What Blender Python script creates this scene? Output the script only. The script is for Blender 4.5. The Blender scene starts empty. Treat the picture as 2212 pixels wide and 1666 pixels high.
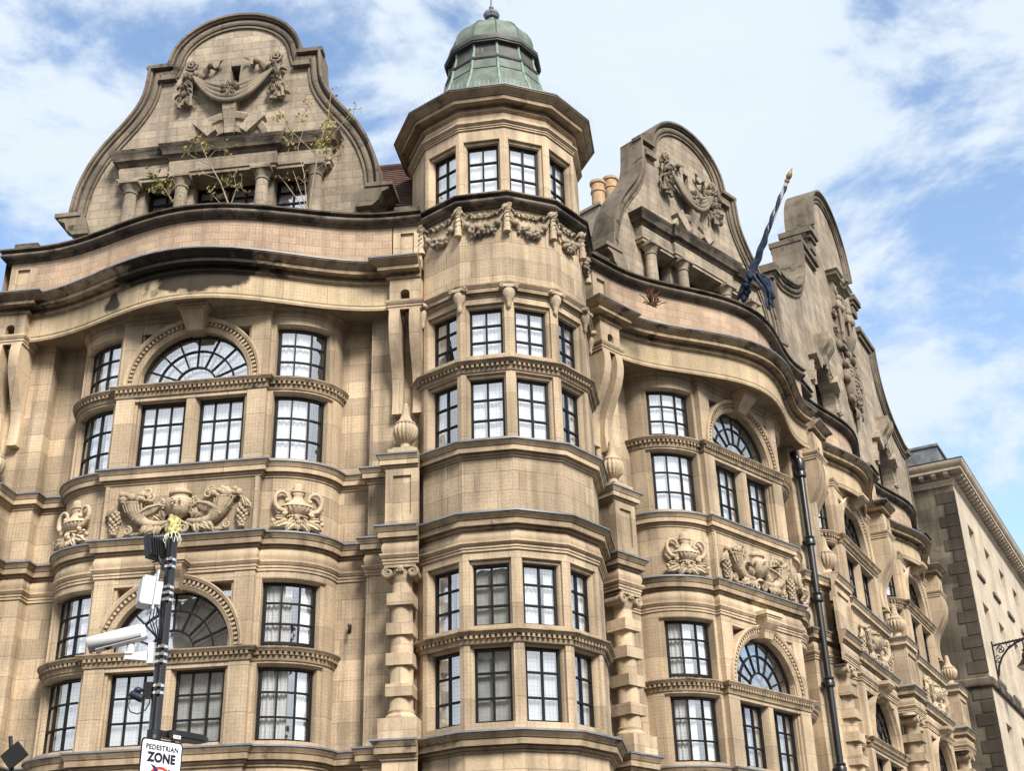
import bpy, bmesh, math, random
from mathutils import Vector, Matrix
RND = random.Random(11)
D2R = math.radians
PI = math.pi
SC = bpy.context.scene

# ------------------------------------------------------------------ camera
def make_camera():
    cd = bpy.data.cameras.new("camera"); co = bpy.data.objects.new("camera", cd)
    SC.collection.objects.link(co)
    cd.sensor_width = 36.0; cd.lens = 36.0 * 2761.7 / 2212.0
    cd.clip_start = 0.1; cd.clip_end = 5000.0
    pitch, roll = D2R(26.0738), D2R(-1.7297)
    r = Vector((1, 0, 0)); f = Vector((0, math.cos(pitch), math.sin(pitch))); up = r.cross(f)
    r2 = r * math.cos(roll) + up * math.sin(roll); u2 = up * math.cos(roll) - r * math.sin(roll)
    m = Matrix.Identity(4)
    for i in range(3):
        m[i][0] = r2[i]; m[i][1] = u2[i]; m[i][2] = -f[i]
    m[2][3] = 1.6
    co.matrix_world = m
    SC.camera = co
make_camera()

# ------------------------------------------------------------------ sky and sun
SUN_DIR = Vector((0.32, -0.66, 0.66)).normalized()
def make_light():
    w = bpy.data.worlds.new("World"); SC.world = w; w.use_nodes = True
    nt = w.node_tree; nt.nodes.clear(); N = nt.nodes.new; L = nt.links.new
    out = N("ShaderNodeOutputWorld"); bg = N("ShaderNodeBackground"); bg.inputs[1].default_value = 0.10
    sky = N("ShaderNodeTexSky"); sky.sky_type = 'NISHITA'; sky.sun_disc = False
    sky.sun_elevation = math.asin(SUN_DIR.z); sky.sun_rotation = math.atan2(SUN_DIR.x, SUN_DIR.y)
    sky.air_density = 1.0; sky.dust_density = 0.6; sky.ozone_density = 1.6
    tc = N("ShaderNodeTexCoord"); mp = N("ShaderNodeMapping"); mp.inputs['Scale'].default_value = (1.0, 1.0, 1.9)
    mp.inputs['Location'].default_value = (1.9, 8.8, 4.1)
    n1 = N("ShaderNodeTexNoise"); n1.inputs['Scale'].default_value = 4.2; n1.inputs['Detail'].default_value = 9; n1.inputs['Roughness'].default_value = 0.60
    n1.inputs['Distortion'].default_value = 0.25
    n2 = N("ShaderNodeTexNoise"); n2.inputs['Scale'].default_value = 1.5; n2.inputs['Detail'].default_value = 3
    add = N("ShaderNodeMath"); add.operation = 'MULTIPLY_ADD'; add.inputs[1].default_value = 0.45
    rp = N("ShaderNodeValToRGB"); rp.color_ramp.elements[0].position = 0.62; rp.color_ramp.elements[1].position = 0.75
    rp.color_ramp.interpolation = 'EASE'
    mix = N("ShaderNodeMix"); mix.data_type = 'RGBA'
    tone = N("ShaderNodeMix"); tone.data_type = 'RGBA'
    tone.inputs[6].default_value = (2.3, 2.7, 3.2, 1); tone.inputs[7].default_value = (3.0, 3.3, 3.6, 1)
    sk = N("ShaderNodeMix"); sk.data_type = 'RGBA'; sk.blend_type = 'MULTIPLY'; sk.inputs[0].default_value = 1.0
    sk.inputs[7].default_value = (1.1, 1.05, .98, 1)
    L(tc.outputs['Generated'], mp.inputs['Vector']); L(mp.outputs[0], n1.inputs['Vector']); L(mp.outputs[0], n2.inputs['Vector'])
    L(n2.outputs[0], add.inputs[0]); L(n1.outputs[0], add.inputs[2])
    sp = N("ShaderNodeSeparateXYZ"); L(tc.outputs['Generated'], sp.inputs[0])
    bk = N("ShaderNodeMapRange"); bk.inputs[1].default_value = .15; bk.inputs[2].default_value = -.45; L(sp.outputs[1], bk.inputs[0])   # thicker, brighter cloud added on the sunward side, out of view, to brighten panes
    ad2 = N("ShaderNodeMath"); ad2.operation = 'MULTIPLY_ADD'; ad2.inputs[1].default_value = .6; L(bk.outputs[0], ad2.inputs[0]); L(add.outputs[0], ad2.inputs[2])
    bri = N("ShaderNodeMix"); bri.data_type = 'RGBA'; L(bk.outputs[0], bri.inputs[0]); L(tone.outputs[2], bri.inputs[6]); bri.inputs[7].default_value = (4.3, 4.5, 4.8, 1)
    L(ad2.outputs[0], rp.inputs[0]); L(rp.outputs[0], mix.inputs[0]); L(n1.outputs[0], tone.inputs[0])
    L(sky.outputs[0], sk.inputs[6]); L(sk.outputs[2], mix.inputs[6]); L(bri.outputs[2], mix.inputs[7])
    L(mix.outputs[2], bg.inputs[0]); L(bg.outputs[0], out.inputs[0])
    sd = bpy.data.lights.new("sun", 'SUN'); sd.energy = 2.4; sd.angle = D2R(18); sd.color = (1.0, 0.95, 0.87)
    so = bpy.data.objects.new("sun", sd); SC.collection.objects.link(so)
    so.rotation_euler = (-SUN_DIR).to_track_quat('-Z', 'Y').to_euler()
    so.location = (10, -10, 40)
    SC.view_settings.view_transform = 'Standard'; SC.view_settings.look = 'None'
    SC.view_settings.exposure = 1.6; SC.view_settings.gamma = 1.0
make_light()
SC.cycles.max_bounces = 8; SC.cycles.transparent_max_bounces = 16

# ------------------------------------------------------------------ materials
def newmat(name):
    m = bpy.data.materials.new(name); m.use_nodes = True
    nt = m.node_tree; b = nt.nodes['Principled BSDF']
    return m, nt, b
def stone(name, base, var=0.24, block=0.35, rough_bump=0.45, soot=0.0, streak=0.5, joint=0.6, soot_col=(0.035, 0.03, 0.026), fine=18.0, patch=None):
    """coursed limestone: world-space blocks, mottling, vertical streaks, optional soot patches"""
    m, nt, b = newmat(name); N = nt.nodes.new; L = nt.links.new
    geo = N("ShaderNodeNewGeometry"); sep = N("ShaderNodeSeparateXYZ"); L(geo.outputs['Position'], sep.inputs[0])
    ma = N("ShaderNodeMath"); ma.operation = 'MULTIPLY_ADD'; ma.inputs[1].default_value = 0.4
    L(sep.outputs[1], ma.inputs[0]); L(sep.outputs[0], ma.inputs[2])
    cb = N("ShaderNodeCombineXYZ"); L(ma.outputs[0], cb.inputs[0]); L(sep.outputs[2], cb.inputs[1])
    br = N("ShaderNodeTexBrick"); L(cb.outputs[0], br.inputs['Vector'])
    br.inputs['Scale'].default_value = 1.0; br.inputs['Brick Width'].default_value = block * 2.1; br.inputs['Row Height'].default_value = block
    br.inputs['Mortar Size'].default_value = 0.006; br.inputs['Mortar Smooth'].default_value = 0.3; br.inputs['Bias'].default_value = 0.0
    k = 1 - var
    br.inputs['Color1'].default_value = (base[0] * (1 + var * .6), base[1] * (1 + var * .55), base[2] * (1 + var * .4), 1)
    br.inputs['Color2'].default_value = (base[0] * k, base[1] * (k - .01), base[2] * (k - .02), 1)
    br.inputs['Mortar'].default_value = (base[0] * joint, base[1] * joint, base[2] * joint, 1)
    n1 = N("ShaderNodeTexNoise"); n1.inputs['Scale'].default_value = 0.9; n1.inputs['Detail'].default_value = 5; L(geo.outputs['Position'], n1.inputs['Vector'])
    r1 = N("ShaderNodeMapRange"); r1.inputs[1].default_value = .35; r1.inputs[2].default_value = .68; r1.inputs[3].default_value = 1 - var * 1.2; r1.inputs[4].default_value = 1 + var * .7
    L(n1.outputs[0], r1.inputs[0])
    mp = N("ShaderNodeMapping"); mp.inputs['Scale'].default_value = (4.5, 4.5, 0.35); L(geo.outputs['Position'], mp.inputs[0])
    n2 = N("ShaderNodeTexNoise"); n2.inputs['Scale'].default_value = 1.0; n2.inputs['Detail'].default_value = 6; L(mp.outputs[0], n2.inputs['Vector'])
    r2 = N("ShaderNodeMapRange"); r2.inputs[1].default_value = .45; r2.inputs[2].default_value = .75; r2.inputs[3].default_value = 1.0; r2.inputs[4].default_value = 1 - streak
    L(n2.outputs[0], r2.inputs[0])
    n3 = N("ShaderNodeTexNoise"); n3.inputs['Scale'].default_value = fine; n3.inputs['Detail'].default_value = 6; n3.inputs['Roughness'].default_value = .7; L(geo.outputs['Position'], n3.inputs['Vector'])
    r3 = N("ShaderNodeMapRange"); r3.inputs[1].default_value = .3; r3.inputs[2].default_value = .7; r3.inputs[3].default_value = .86; r3.inputs[4].default_value = 1.1
    L(n3.outputs[0], r3.inputs[0])
    m1 = N("ShaderNodeMath"); m1.operation = 'MULTIPLY'; L(r1.outputs[0], m1.inputs[0]); L(r2.outputs[0], m1.inputs[1])
    m2 = N("ShaderNodeMath"); m2.operation = 'MULTIPLY'; L(m1.outputs[0], m2.inputs[0]); L(r3.outputs[0], m2.inputs[1])
    mx = N("ShaderNodeMix"); mx.data_type = 'RGBA'; mx.blend_type = 'MULTIPLY'; mx.inputs[0].default_value = 1
    L(br.outputs[0], mx.inputs[6]); L(m2.outputs[0], mx.inputs[7])
    col = mx.outputs[2]
    if soot > 0:
        mp2 = N("ShaderNodeMapping"); mp2.inputs['Scale'].default_value = (1.3, 1.3, 2.2); L(geo.outputs['Position'], mp2.inputs[0])
        n4 = N("ShaderNodeTexNoise"); n4.inputs['Scale'].default_value = 1.6; n4.inputs['Detail'].default_value = 8; n4.inputs['Roughness'].default_value = .65; L(mp2.outputs[0], n4.inputs['Vector'])
        r4 = N("ShaderNodeMapRange"); r4.inputs[1].default_value = .72 - soot * .5; r4.inputs[2].default_value = .82 - soot * .5; L(n4.outputs[0], r4.inputs[0]); r4.inputs[4].default_value = .92
        mx2 = N("ShaderNodeMix"); mx2.data_type = 'RGBA'; L(r4.outputs[0], mx2.inputs[0]); L(col, mx2.inputs[6]); mx2.inputs[7].default_value = (*soot_col, 1)
        col = mx2.outputs[2]
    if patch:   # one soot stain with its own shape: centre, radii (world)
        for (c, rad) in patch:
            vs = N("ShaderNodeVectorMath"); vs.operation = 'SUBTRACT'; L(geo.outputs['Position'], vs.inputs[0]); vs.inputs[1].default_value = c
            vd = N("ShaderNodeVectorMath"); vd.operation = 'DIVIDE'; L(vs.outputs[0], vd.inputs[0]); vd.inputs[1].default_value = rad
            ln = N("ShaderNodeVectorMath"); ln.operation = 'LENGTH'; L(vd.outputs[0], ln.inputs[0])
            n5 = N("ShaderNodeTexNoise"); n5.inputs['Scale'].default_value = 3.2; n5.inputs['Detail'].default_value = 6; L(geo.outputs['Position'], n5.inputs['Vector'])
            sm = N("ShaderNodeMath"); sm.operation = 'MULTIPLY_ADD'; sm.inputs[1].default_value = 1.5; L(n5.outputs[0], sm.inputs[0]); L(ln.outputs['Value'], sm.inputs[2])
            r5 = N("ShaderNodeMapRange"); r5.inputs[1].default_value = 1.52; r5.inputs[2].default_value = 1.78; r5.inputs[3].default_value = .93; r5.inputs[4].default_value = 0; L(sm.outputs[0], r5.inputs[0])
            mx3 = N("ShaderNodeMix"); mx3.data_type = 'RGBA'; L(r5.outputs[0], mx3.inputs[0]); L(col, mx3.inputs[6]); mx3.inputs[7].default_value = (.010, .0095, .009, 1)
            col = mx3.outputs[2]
    L(col, b.inputs['Base Color'])
    b.inputs['Roughness'].default_value = .9; b.inputs['Specular IOR Level'].default_value = .2
    bp = N("ShaderNodeBump"); bp.inputs['Strength'].default_value = rough_bump; bp.inputs['Distance'].default_value = .02
    hm = N("ShaderNodeMath"); hm.operation = 'MULTIPLY_ADD'; hm.inputs[1].default_value = -.6; L(br.outputs[1], hm.inputs[0]); L(n3.outputs[0], hm.inputs[2])
    L(hm.outputs[0], bp.inputs['Height']); L(bp.outputs[0], b.inputs['Normal'])
    return m
def plain(name, col, rough=.6, metal=0.0, var=0.0, scale=6.0, spec=.4, bump=0.0, emit=None):
    m, nt, b = newmat(name); N = nt.nodes.new; L = nt.links.new
    b.inputs['Base Color'].default_value = (*col, 1); b.inputs['Roughness'].default_value = rough; b.inputs['Metallic'].default_value = metal
    b.inputs['Specular IOR Level'].default_value = spec
    if var or bump:
        tc = N("ShaderNodeTexCoord"); n = N("ShaderNodeTexNoise"); n.inputs['Scale'].default_value = scale; n.inputs['Detail'].default_value = 6; L(tc.outputs['Object'], n.inputs['Vector'])
        r = N("ShaderNodeMapRange"); r.inputs[1].default_value = .3; r.inputs[2].default_value = .7; r.inputs[3].default_value = 1 - var; r.inputs[4].default_value = 1 + var
        L(n.outputs[0], r.inputs[0])
        mx = N("ShaderNodeMix"); mx.data_type = 'RGBA'; mx.blend_type = 'MULTIPLY'; mx.inputs[0].default_value = 1; mx.inputs[6].default_value = (*col, 1)
        L(r.outputs[0], mx.inputs[7]); L(mx.outputs[2], b.inputs['Base Color'])
        if bump:
            bp = N("ShaderNodeBump"); bp.inputs['Strength'].default_value = bump; bp.inputs['Distance'].default_value = .02; L(n.outputs[0], bp.inputs['Height']); L(bp.outputs[0], b.inputs['Normal'])
    return m
def glassmat(name, ior=2.0, tint=(.86, .9, .92)):
    m = bpy.data.materials.new(name); m.use_nodes = True; nt = m.node_tree; nt.nodes.clear(); N = nt.nodes.new; L = nt.links.new
    out = N("ShaderNodeOutputMaterial"); mix = N("ShaderNodeMixShader"); fr = N("ShaderNodeMapRange"); fr.inputs[1].default_value = 0; fr.inputs[2].default_value = 1; fr.inputs[3].default_value = ior; fr.inputs[4].default_value = 1
    tr = N("ShaderNodeBsdfTransparent"); tr.inputs[0].default_value = (*tint, 1)
    gl = N("ShaderNodeBsdfGlossy"); gl.inputs['Roughness'].default_value = .015; gl.inputs[0].default_value = (.95, .97, 1, 1)
    geo = N("ShaderNodeNewGeometry"); n = N("ShaderNodeTexNoise"); n.inputs['Scale'].default_value = 2.2; n.inputs['Detail'].default_value = 2; L(geo.outputs['Position'], n.inputs['Vector'])
    bp = N("ShaderNodeBump"); bp.inputs['Strength'].default_value = .05; bp.inputs['Distance'].default_value = .05; L(n.outputs[0], bp.inputs['Height']); L(bp.outputs[0], gl.inputs['Normal'])
    vd = N("ShaderNodeVectorMath"); vd.operation = 'DOT_PRODUCT'; L(geo.outputs['Incoming'], vd.inputs[0]); L(geo.outputs['Normal'], vd.inputs[1])
    ab = N("ShaderNodeMath"); ab.operation = 'ABSOLUTE'; L(vd.outputs['Value'], ab.inputs[0])
    om = N("ShaderNodeMath"); om.operation = 'SUBTRACT'; om.inputs[0].default_value = 1; L(ab.outputs[0], om.inputs[1])
    pw = N("ShaderNodeMath"); pw.operation = 'POWER'; pw.inputs[1].default_value = 4; L(om.outputs[0], pw.inputs[0]); L(pw.outputs[0], fr.inputs[0])
    L(fr.outputs[0], mix.inputs[0]); L(tr.outputs[0], mix.inputs[1]); L(gl.outputs[0], mix.inputs[2]); L(mix.outputs[0], out.inputs[0])
    return m
ST = (0.47, 0.368, 0.258)
M = {
 'stone': stone('honey_limestone', ST),
 'trim': stone('limestone_trim', (0.48, 0.375, 0.262), var=.2, block=.75, rough_bump=.4, streak=.4, joint=.6),
 'carve': stone('carved_limestone', (0.43, 0.345, 0.245), var=.2, block=3.0, rough_bump=.9, streak=.4, soot=.1, soot_col=(.16, .12, .085), joint=1.0),
 'pale': stone('pale_limestone', (0.47, 0.37, 0.245), var=.15, block=.42, streak=.3,
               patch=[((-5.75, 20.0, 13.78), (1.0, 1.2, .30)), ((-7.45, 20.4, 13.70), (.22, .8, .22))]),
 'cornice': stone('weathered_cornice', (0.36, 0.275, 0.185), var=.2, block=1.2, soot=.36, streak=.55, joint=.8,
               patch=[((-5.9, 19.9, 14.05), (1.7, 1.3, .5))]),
 'coping': stone('blackened_coping', (0.14, 0.115, 0.09), var=.3, block=1.1, soot=.45, streak=.5, joint=.5, rough_bump=.5),
 'band': stone('weathered_string', (0.35, 0.27, 0.185), var=.2, block=1.2, soot=.27, streak=.5, joint=.8),
 'gable': stone('grey_limestone', (0.325, 0.27, 0.208), var=.2, block=.19, streak=.42, soot=.10, rough_bump=.8, joint=.72, soot_col=(.12, .1, .08), fine=11),
 'gcop': stone('gable_coping_stone', (0.175, 0.145, 0.112), var=.22, block=.8, soot=.3, streak=.45, joint=.5, rough_bump=.5),
 'gcarve': stone('dark_carving', (0.25, 0.21, 0.16), var=.25, block=3, soot=.3, streak=.3, joint=1, rough_bump=.5, soot_col=(.06, .05, .04)),
 'brick': stone('warm_brick_stone', (0.43, 0.315, 0.225), var=.16, block=.16, streak=.3, joint=.72),
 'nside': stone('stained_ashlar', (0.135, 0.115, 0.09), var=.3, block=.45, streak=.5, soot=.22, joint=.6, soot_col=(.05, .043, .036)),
 'quoin': stone('dark_quoin_stone', (0.075, 0.063, 0.05), var=.3, block=2.0, streak=.4, soot=.15, joint=1.0, rough_bump=.7),
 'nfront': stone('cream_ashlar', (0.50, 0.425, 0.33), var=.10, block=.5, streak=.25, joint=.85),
 'lead': plain('lead_sheet', (.12, .13, .15), .5, 0.0, .3, 5, .5, .2),
 'leadwall': plain('lead_cladding', (.12, .125, .135), .55, 0, .45, 3, .4, .2),
 'frame': plain('black_window_paint', (.005, .005, .006), .6, 0, 0, 1, .2),
 'glass': glassmat('window_glass', .42, (.97, .98, .98)),
 'curtain': plain('white_net_curtain', (.92, .94, .96), .9, 0, .06, 3, .1),
 'blind': plain('grey_blind', (.62, .64, .62), .9, 0, .15, 2.5, .1),
 'room': plain('painted_room_shade', (.02, .02, .022), .9),  # near-black colour stands in for the shade of unlit rooms
 'slot': plain('painted_recess_shade', (.012, .011, .01), .95),  # shade inside the gable openings, put into the colour of a backing sheet
 'iron': plain('black_iron', (.008, .008, .009), .35, 0, .2, 8, .5),
 'copper': plain('verdigris_copper', (.105, .132, .105), .6, 0, .35, 4, .3, .2),
 'copperdk': plain('brown_copper', (.06, .06, .055), .55, 0, .35, 5, .3, .2),
 'ribs': plain('pale_verdigris', (.17, .235, .19), .6, 0, .25, 7, .3),
 'tile': plain('red_clay_tile', (.085, .047, .036), .8, 0, .35, 6, .2, .3),
 'tiledk': plain('brown_clay_tile', (.085, .055, .04), .8, 0, .35, 6, .2, .3),
 'pot': plain('buff_clay_pot', (.36, .24, .14), .8, 0, .25, 8, .2, .2),
 'white': plain('white_powder_coat', (.60, .61, .63), .4, 0, .04, 3, .5),
 'offwhite': plain('aged_white_plastic', (.50, .51, .52), .5, 0, .06, 4, .4),
 'steel': plain('steel_band', (.75, .75, .76), .25, .9, .1, 12, .5),
 'polepaint': plain('black_pole_paint', (.010, .010, .013), .22, 0, .15, 4, .6),
 'blackp': plain('black_plastic', (.012, .012, .014), .45, 0, .1, 6, .4),
 'greycam': plain('navy_plastic', (.015, .017, .035), .5, 0, .1, 6, .4),
 'yellow': plain('yellow_cloth', (.50, .46, .19), .85, 0, .35, 30, .2, .5),
 'string': plain('pale_string', (.75, .76, .60), .8),
 'signw': plain('sign_white', (.78, .82, .88), .35, 0, .04, 3, .5),
 'signk': plain('sign_black', (.008, .008, .010), .4),
 'signr': plain('sign_red', (.55, .035, .02), .4),
 'signb': plain('sign_navy', (.018, .02, .10), .4),
 'flag': plain('navy_flag_cloth', (.028, .036, .06), .85, 0, .6, 9, .15, .4),
 'poleg': plain('grey_pole_paint', (.42, .43, .46), .5, 0, .12, 4, .4),
 'gold': plain('worn_gilt', (.22, .14, .06), .5, .3, .35, 9, .5),
 'leafy': plain('yellow_green_leaf', (.52, .46, .15), .7, 0, .35, 5, .2),
 'leafg': plain('green_leaf', (.10, .15, .035), .7, 0, .3, 5, .2),
 'bark': plain('pale_twig_bark', (.27, .20, .14), .85, 0, .25, 9, .2),
 'dead': plain('dead_stem', (.085, .040, .022), .9, 0, .35, 9, .1),
 'asphalt': plain('asphalt', (.05, .05, .052), .9, 0, .2, 3, .2, .2),
 'paving': plain('stone_paving', (.28, .26, .23), .9, 0, .2, 2, .2, .2),
 'lampglass': plain('lamp_shade_inside', (.40, .36, .28), .5, 0, .2, 6, .3),
 'netw': plain('net_cord', (.05, .043, .035), .9),
}

# ------------------------------------------------------------------ mesh helpers: local axes are u (along), w (towards street), z
class MB:
    def __init__(s, m=None): s.v = []; s.f = []; s.m = m
    def add(s, vs, fs):
        o = len(s.v)
        for (u, w, z) in vs:
            p = Vector((u, -w, z))
            s.v.append(s.m @ p if s.m else p)
        s.f += [[i + o for i in f] for f in fs]
        return s
    def box(s, u0, u1, w0, w1, z0, z1):
        return s.add([(u0, w0, z0), (u1, w0, z0), (u1, w1, z0), (u0, w1, z0), (u0, w0, z1), (u1, w0, z1), (u1, w1, z1), (u0, w1, z1)],
                     [[0, 1, 2, 3], [4, 5, 6, 7], [0, 1, 5, 4], [1, 2, 6, 5], [2, 3, 7, 6], [3, 0, 4, 7]])
    def prism(s, poly, a, b, mode='plan'):
        n = len(poly)
        def P(p, c): return (p[0], p[1], c) if mode == 'plan' else ((p[0], c, p[1]) if mode == 'front' else (c, p[0], p[1]))
        vs = [P(p, a) for p in poly] + [P(p, b) for p in poly]
        fs = [list(range(n)), list(range(n, 2 * n))] + [[i, (i + 1) % n, n + (i + 1) % n, n + i] for i in range(n)]
        return s.add(vs, fs)
    def sweep(s, path, prof, closed=False, pclosed=False, mode='plan', caps=True):
        """path of (a,b); profile of (offset to the left of travel, c)"""
        n = len(path); rows = []
        for i in range(n):
            ns = []
            for (j, k) in (((i - 1) % n, i), (i, (i + 1) % n)):
                if not closed and ((k == 0 and j == n - 1) or (j == n - 1)): continue
                dx, dy = path[k][0] - path[j][0], path[k][1] - path[j][1]; l = math.hypot(dx, dy)
                if l > 1e-9: ns.append((-dy / l, dx / l))
            if len(ns) == 2:
                d = 1 + ns[0][0] * ns[1][0] + ns[0][1] * ns[1][1]; d = max(d, .25)
                nx, ny = (ns[0][0] + ns[1][0]) / d, (ns[0][1] + ns[1][1]) / d
            else: nx, ny = ns[0]
            rows.append([(path[i][0] + nx * p[0], path[i][1] + ny * p[0], p[1]) for p in prof])
        m = len(prof); vs = []
        for r in rows:
            for (a, b, c) in r: vs.append((a, b, c) if mode == 'plan' else (a, c, b))
        fs = []
        for i in range(n if closed else n - 1):
            j = (i + 1) % n
            for q in range(m if pclosed else m - 1):
                r = (q + 1) % m
                fs.append([i * m + q, j * m + q, j * m + r, i * m + r])
        if caps and not closed and m > 2:
            fs.append(list(range(m))); fs.append([(n - 1) * m + q for q in range(m)])
        return s.add(vs, fs)
    def tube(s, pts, rad, n=8, flat=1.0, up=None):
        pts = [Vector(p) for p in pts]; k = len(pts)
        if not isinstance(rad, (list, tuple)): rad = [rad] * k
        vs = []; ref = None
        for i in range(k):
            t = (pts[min(i + 1, k - 1)] - pts[max(i - 1, 0)])
            t = t.normalized() if t.length > 1e-9 else Vector((0, 0, 1))
            if ref is None:
                ref = Vector(up) if up else (Vector((0, 0, 1)) if abs(t.z) < .9 else Vector((1, 0, 0)))
            a = ref - t * ref.dot(t)
            if a.length < 1e-6: a = t.orthogonal()
            a.normalize(); b = t.cross(a); ref = a
            for q in range(n):
                th = 2 * PI * q / n
                vs.append(tuple(pts[i] + (a * math.cos(th) + b * math.sin(th) * flat) * rad[i]))
        fs = [[i * n + q, i * n + (q + 1) % n, (i + 1) * n + (q + 1) % n, (i + 1) * n + q] for i in range(k - 1) for q in range(n)]
        fs.append(list(range(n))); fs.append([(k - 1) * n + q for q in range(n)])
        return s.add(vs, fs)
    def lathe(s, prof, cu, cw, n=20, sw=1.0, ribs=0, amp=0.0, a0=0, sides=None):
        vs = []; k = len(prof)
        for (r, z) in prof:
            for q in range(n):
                th = 2 * PI * q / n + a0
                rr = r * (1 - amp * (0.5 - 0.5 * math.cos(ribs * th)) ** 2) if ribs else r
                vs.append((cu + rr * math.sin(th), cw + sw * rr * math.cos(th), z))
        fs = [[i * n + q, i * n + (q + 1) % n, (i + 1) * n + (q + 1) % n, (i + 1) * n + q] for i in range(k - 1) for q in range(n)]
        fs.append(list(range(n))); fs.append([(k - 1) * n + q for q in range(n)])
        return s.add(vs, fs)
    def ball(s, c, r, n=8, m=6):
        if not isinstance(r, (list, tuple)): r = (r, r, r)
        vs = [(c[0], c[1], c[2] - r[2])]
        for i in range(1, m):
            ph = PI * i / m - PI / 2
            for q in range(n):
                th = 2 * PI * q / n
                vs.append((c[0] + r[0] * math.cos(ph) * math.cos(th), c[1] + r[1] * math.cos(ph) * math.sin(th), c[2] + r[2] * math.sin(ph)))
        vs.append((c[0], c[1], c[2] + r[2])); last = len(vs) - 1
        fs = [[0, 1 + q, 1 + (q + 1) % n] for q in range(n)] + [[last, last - 1 - q, last - 1 - (q + 1) % n] for q in range(n)]
        for i in range(m - 2):
            for q in range(n): fs.append([1 + i * n + q, 1 + i * n + (q + 1) % n, 1 + (i + 1) * n + (q + 1) % n, 1 + (i + 1) * n + q])
        return s.add(vs, fs)
    def spiral(s, c, r0, r1, turns, a0, rad, w, dirn=1, n=6, k=22):
        pts = []; rr = []
        for i in range(k + 1):
            t = i / k; a = a0 + dirn * 2 * PI * turns * t; r = r0 + (r1 - r0) * t
            pts.append((c[0] + r * math.cos(a), w, c[1] + r * math.sin(a))); rr.append(rad * (1 - .45 * t))
        return s.tube(pts, rr, n, up=(0, 1, 0))
    def leaf(s, p0, ang, ln, wd, w, curl=.05, n=7):
        """an acanthus-like leaf lying on a panel"""
        vs = []; ca, sa = math.cos(ang), math.sin(ang)
        for i in range(n + 1):
            t = i / n; x = ln * t; h = wd * math.sin(PI * min(1, t * .92 + .06)) * (1 + .22 * math.cos(t * 26))
            b = w + curl * math.sin(PI * t * .9) + .02
            for (o, dz) in ((-h, -.03), (-h * .45, .02), (0, .0), (h * .45, .02), (h, -.03)):
                vs.append((p0[0] + x * ca - o * sa, b + dz, p0[1] + x * sa + o * ca))
        fs = [[i * 5 + q, i * 5 + q + 1, (i + 1) * 5 + q + 1, (i + 1) * 5 + q] for i in range(n) for q in range(4)]
        return s.add(vs, fs)
    def build(s, name, mat, parent=None, frame=None, smooth=35, label=None):
        me = bpy.data.meshes.new(name); me.from_pydata([tuple(v) for v in s.v], [], s.f); me.validate()
        bm = bmesh.new(); bm.from_mesh(me); bmesh.ops.recalc_face_normals(bm, faces=bm.faces); bm.to_mesh(me); bm.free()
        if smooth:
            me.polygons.foreach_set('use_smooth', [True] * len(me.polygons)); me.set_sharp_from_angle(angle=D2R(smooth))
        me.materials.append(mat if not isinstance(mat, str) else M[mat])
        o = bpy.data.objects.new(name, me); SC.collection.objects.link(o)
        if parent is not None:
            o.parent = parent
            if frame is not None: o.matrix_local = Matrix.Translation(-parent.location) @ frame if parent.type == 'EMPTY' else frame
        elif frame is not None: o.matrix_world = frame
        if label: o['label'] = label
        return o
def thing(name, label, cat, loc=(0, 0, 0), group=None):
    o = bpy.data.objects.new(name, None); SC.collection.objects.link(o); o.location = loc; o.empty_display_size = .3
    o['label'] = label; o['category'] = cat
    if group: o['group'] = group
    return o
def tag(o, label=None, cat=None, group=None, kind=None):
    if label: o['label'] = label
    if cat: o['category'] = cat
    if group: o['group'] = group
    if kind: o['kind'] = kind
    return o
def frame_of(origin, t):
    """local x along t (plan), local -y towards the street"""
    m = Matrix.Identity(4)
    m[0][0], m[1][0] = t[0], t[1]; m[0][1], m[1][1] = -t[1], t[0]
    m[0][3], m[1][3] = origin[0], origin[1]
    return m
tL = Vector((0.99307, -0.11752)); FL = frame_of((-5.787, 20.6845), tL)
tR = Vector((0.69128, 0.72259)); FR = frame_of((4.8472, 25.1002), tR)
t2 = Vector((0.47148, 0.88188)); F2 = frame_of((7.1626, 27.8533), t2)     # far part of the right front, bent by 15.6 degrees
def fshift(F, u, w=0.0, z=0.0): return F @ Matrix.Translation((u, -w, z))
FT = Matrix.Translation((-.206, 21.706, 0)) @ Matrix.Rotation(D2R(6.5), 4, 'Z')

# moulding profiles (offset, height)
def corn(z0, z1, p, back=-.04):
    T = [(-.0, 0), (.14, 0), (.14, .08), (.08, .09), (.08, .12), (.24, .15), (.33, .26), (.27, .28), (.27, .33), (.62, .33), (.66, .31), (.66, .60), (.60, .61), (.60, .64), (.72, .66), (.78, .74), (.90, .82), (.98, .90), (.98, .985)]
    return [(back, z0)] + [(a * p, z0 + b * (z1 - z0)) for (a, b) in T] + [(back, z1 + .03)]
def bigcorn(z0, z1, p):
    T = [(0, 0), (.10, 0), (.10, .04), (.17, .06), (.20, .11), (.17, .16), (.10, .18), (.05, .19), (.05, .40), (.56, .43), (.60, .405), (.60, .60), (.57, .61), (.57, .64), (.66, .65), (.66, .69), (.72, .71), (.79, .80), (.92, .86), (.94, .89), (1.0, .90), (1.0, .985)]
    return [(-.05, z0)] + [(a * p, z0 + b * (z1 - z0)) for (a, b) in T] + [(-.05, z1 + .04)]
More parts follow.
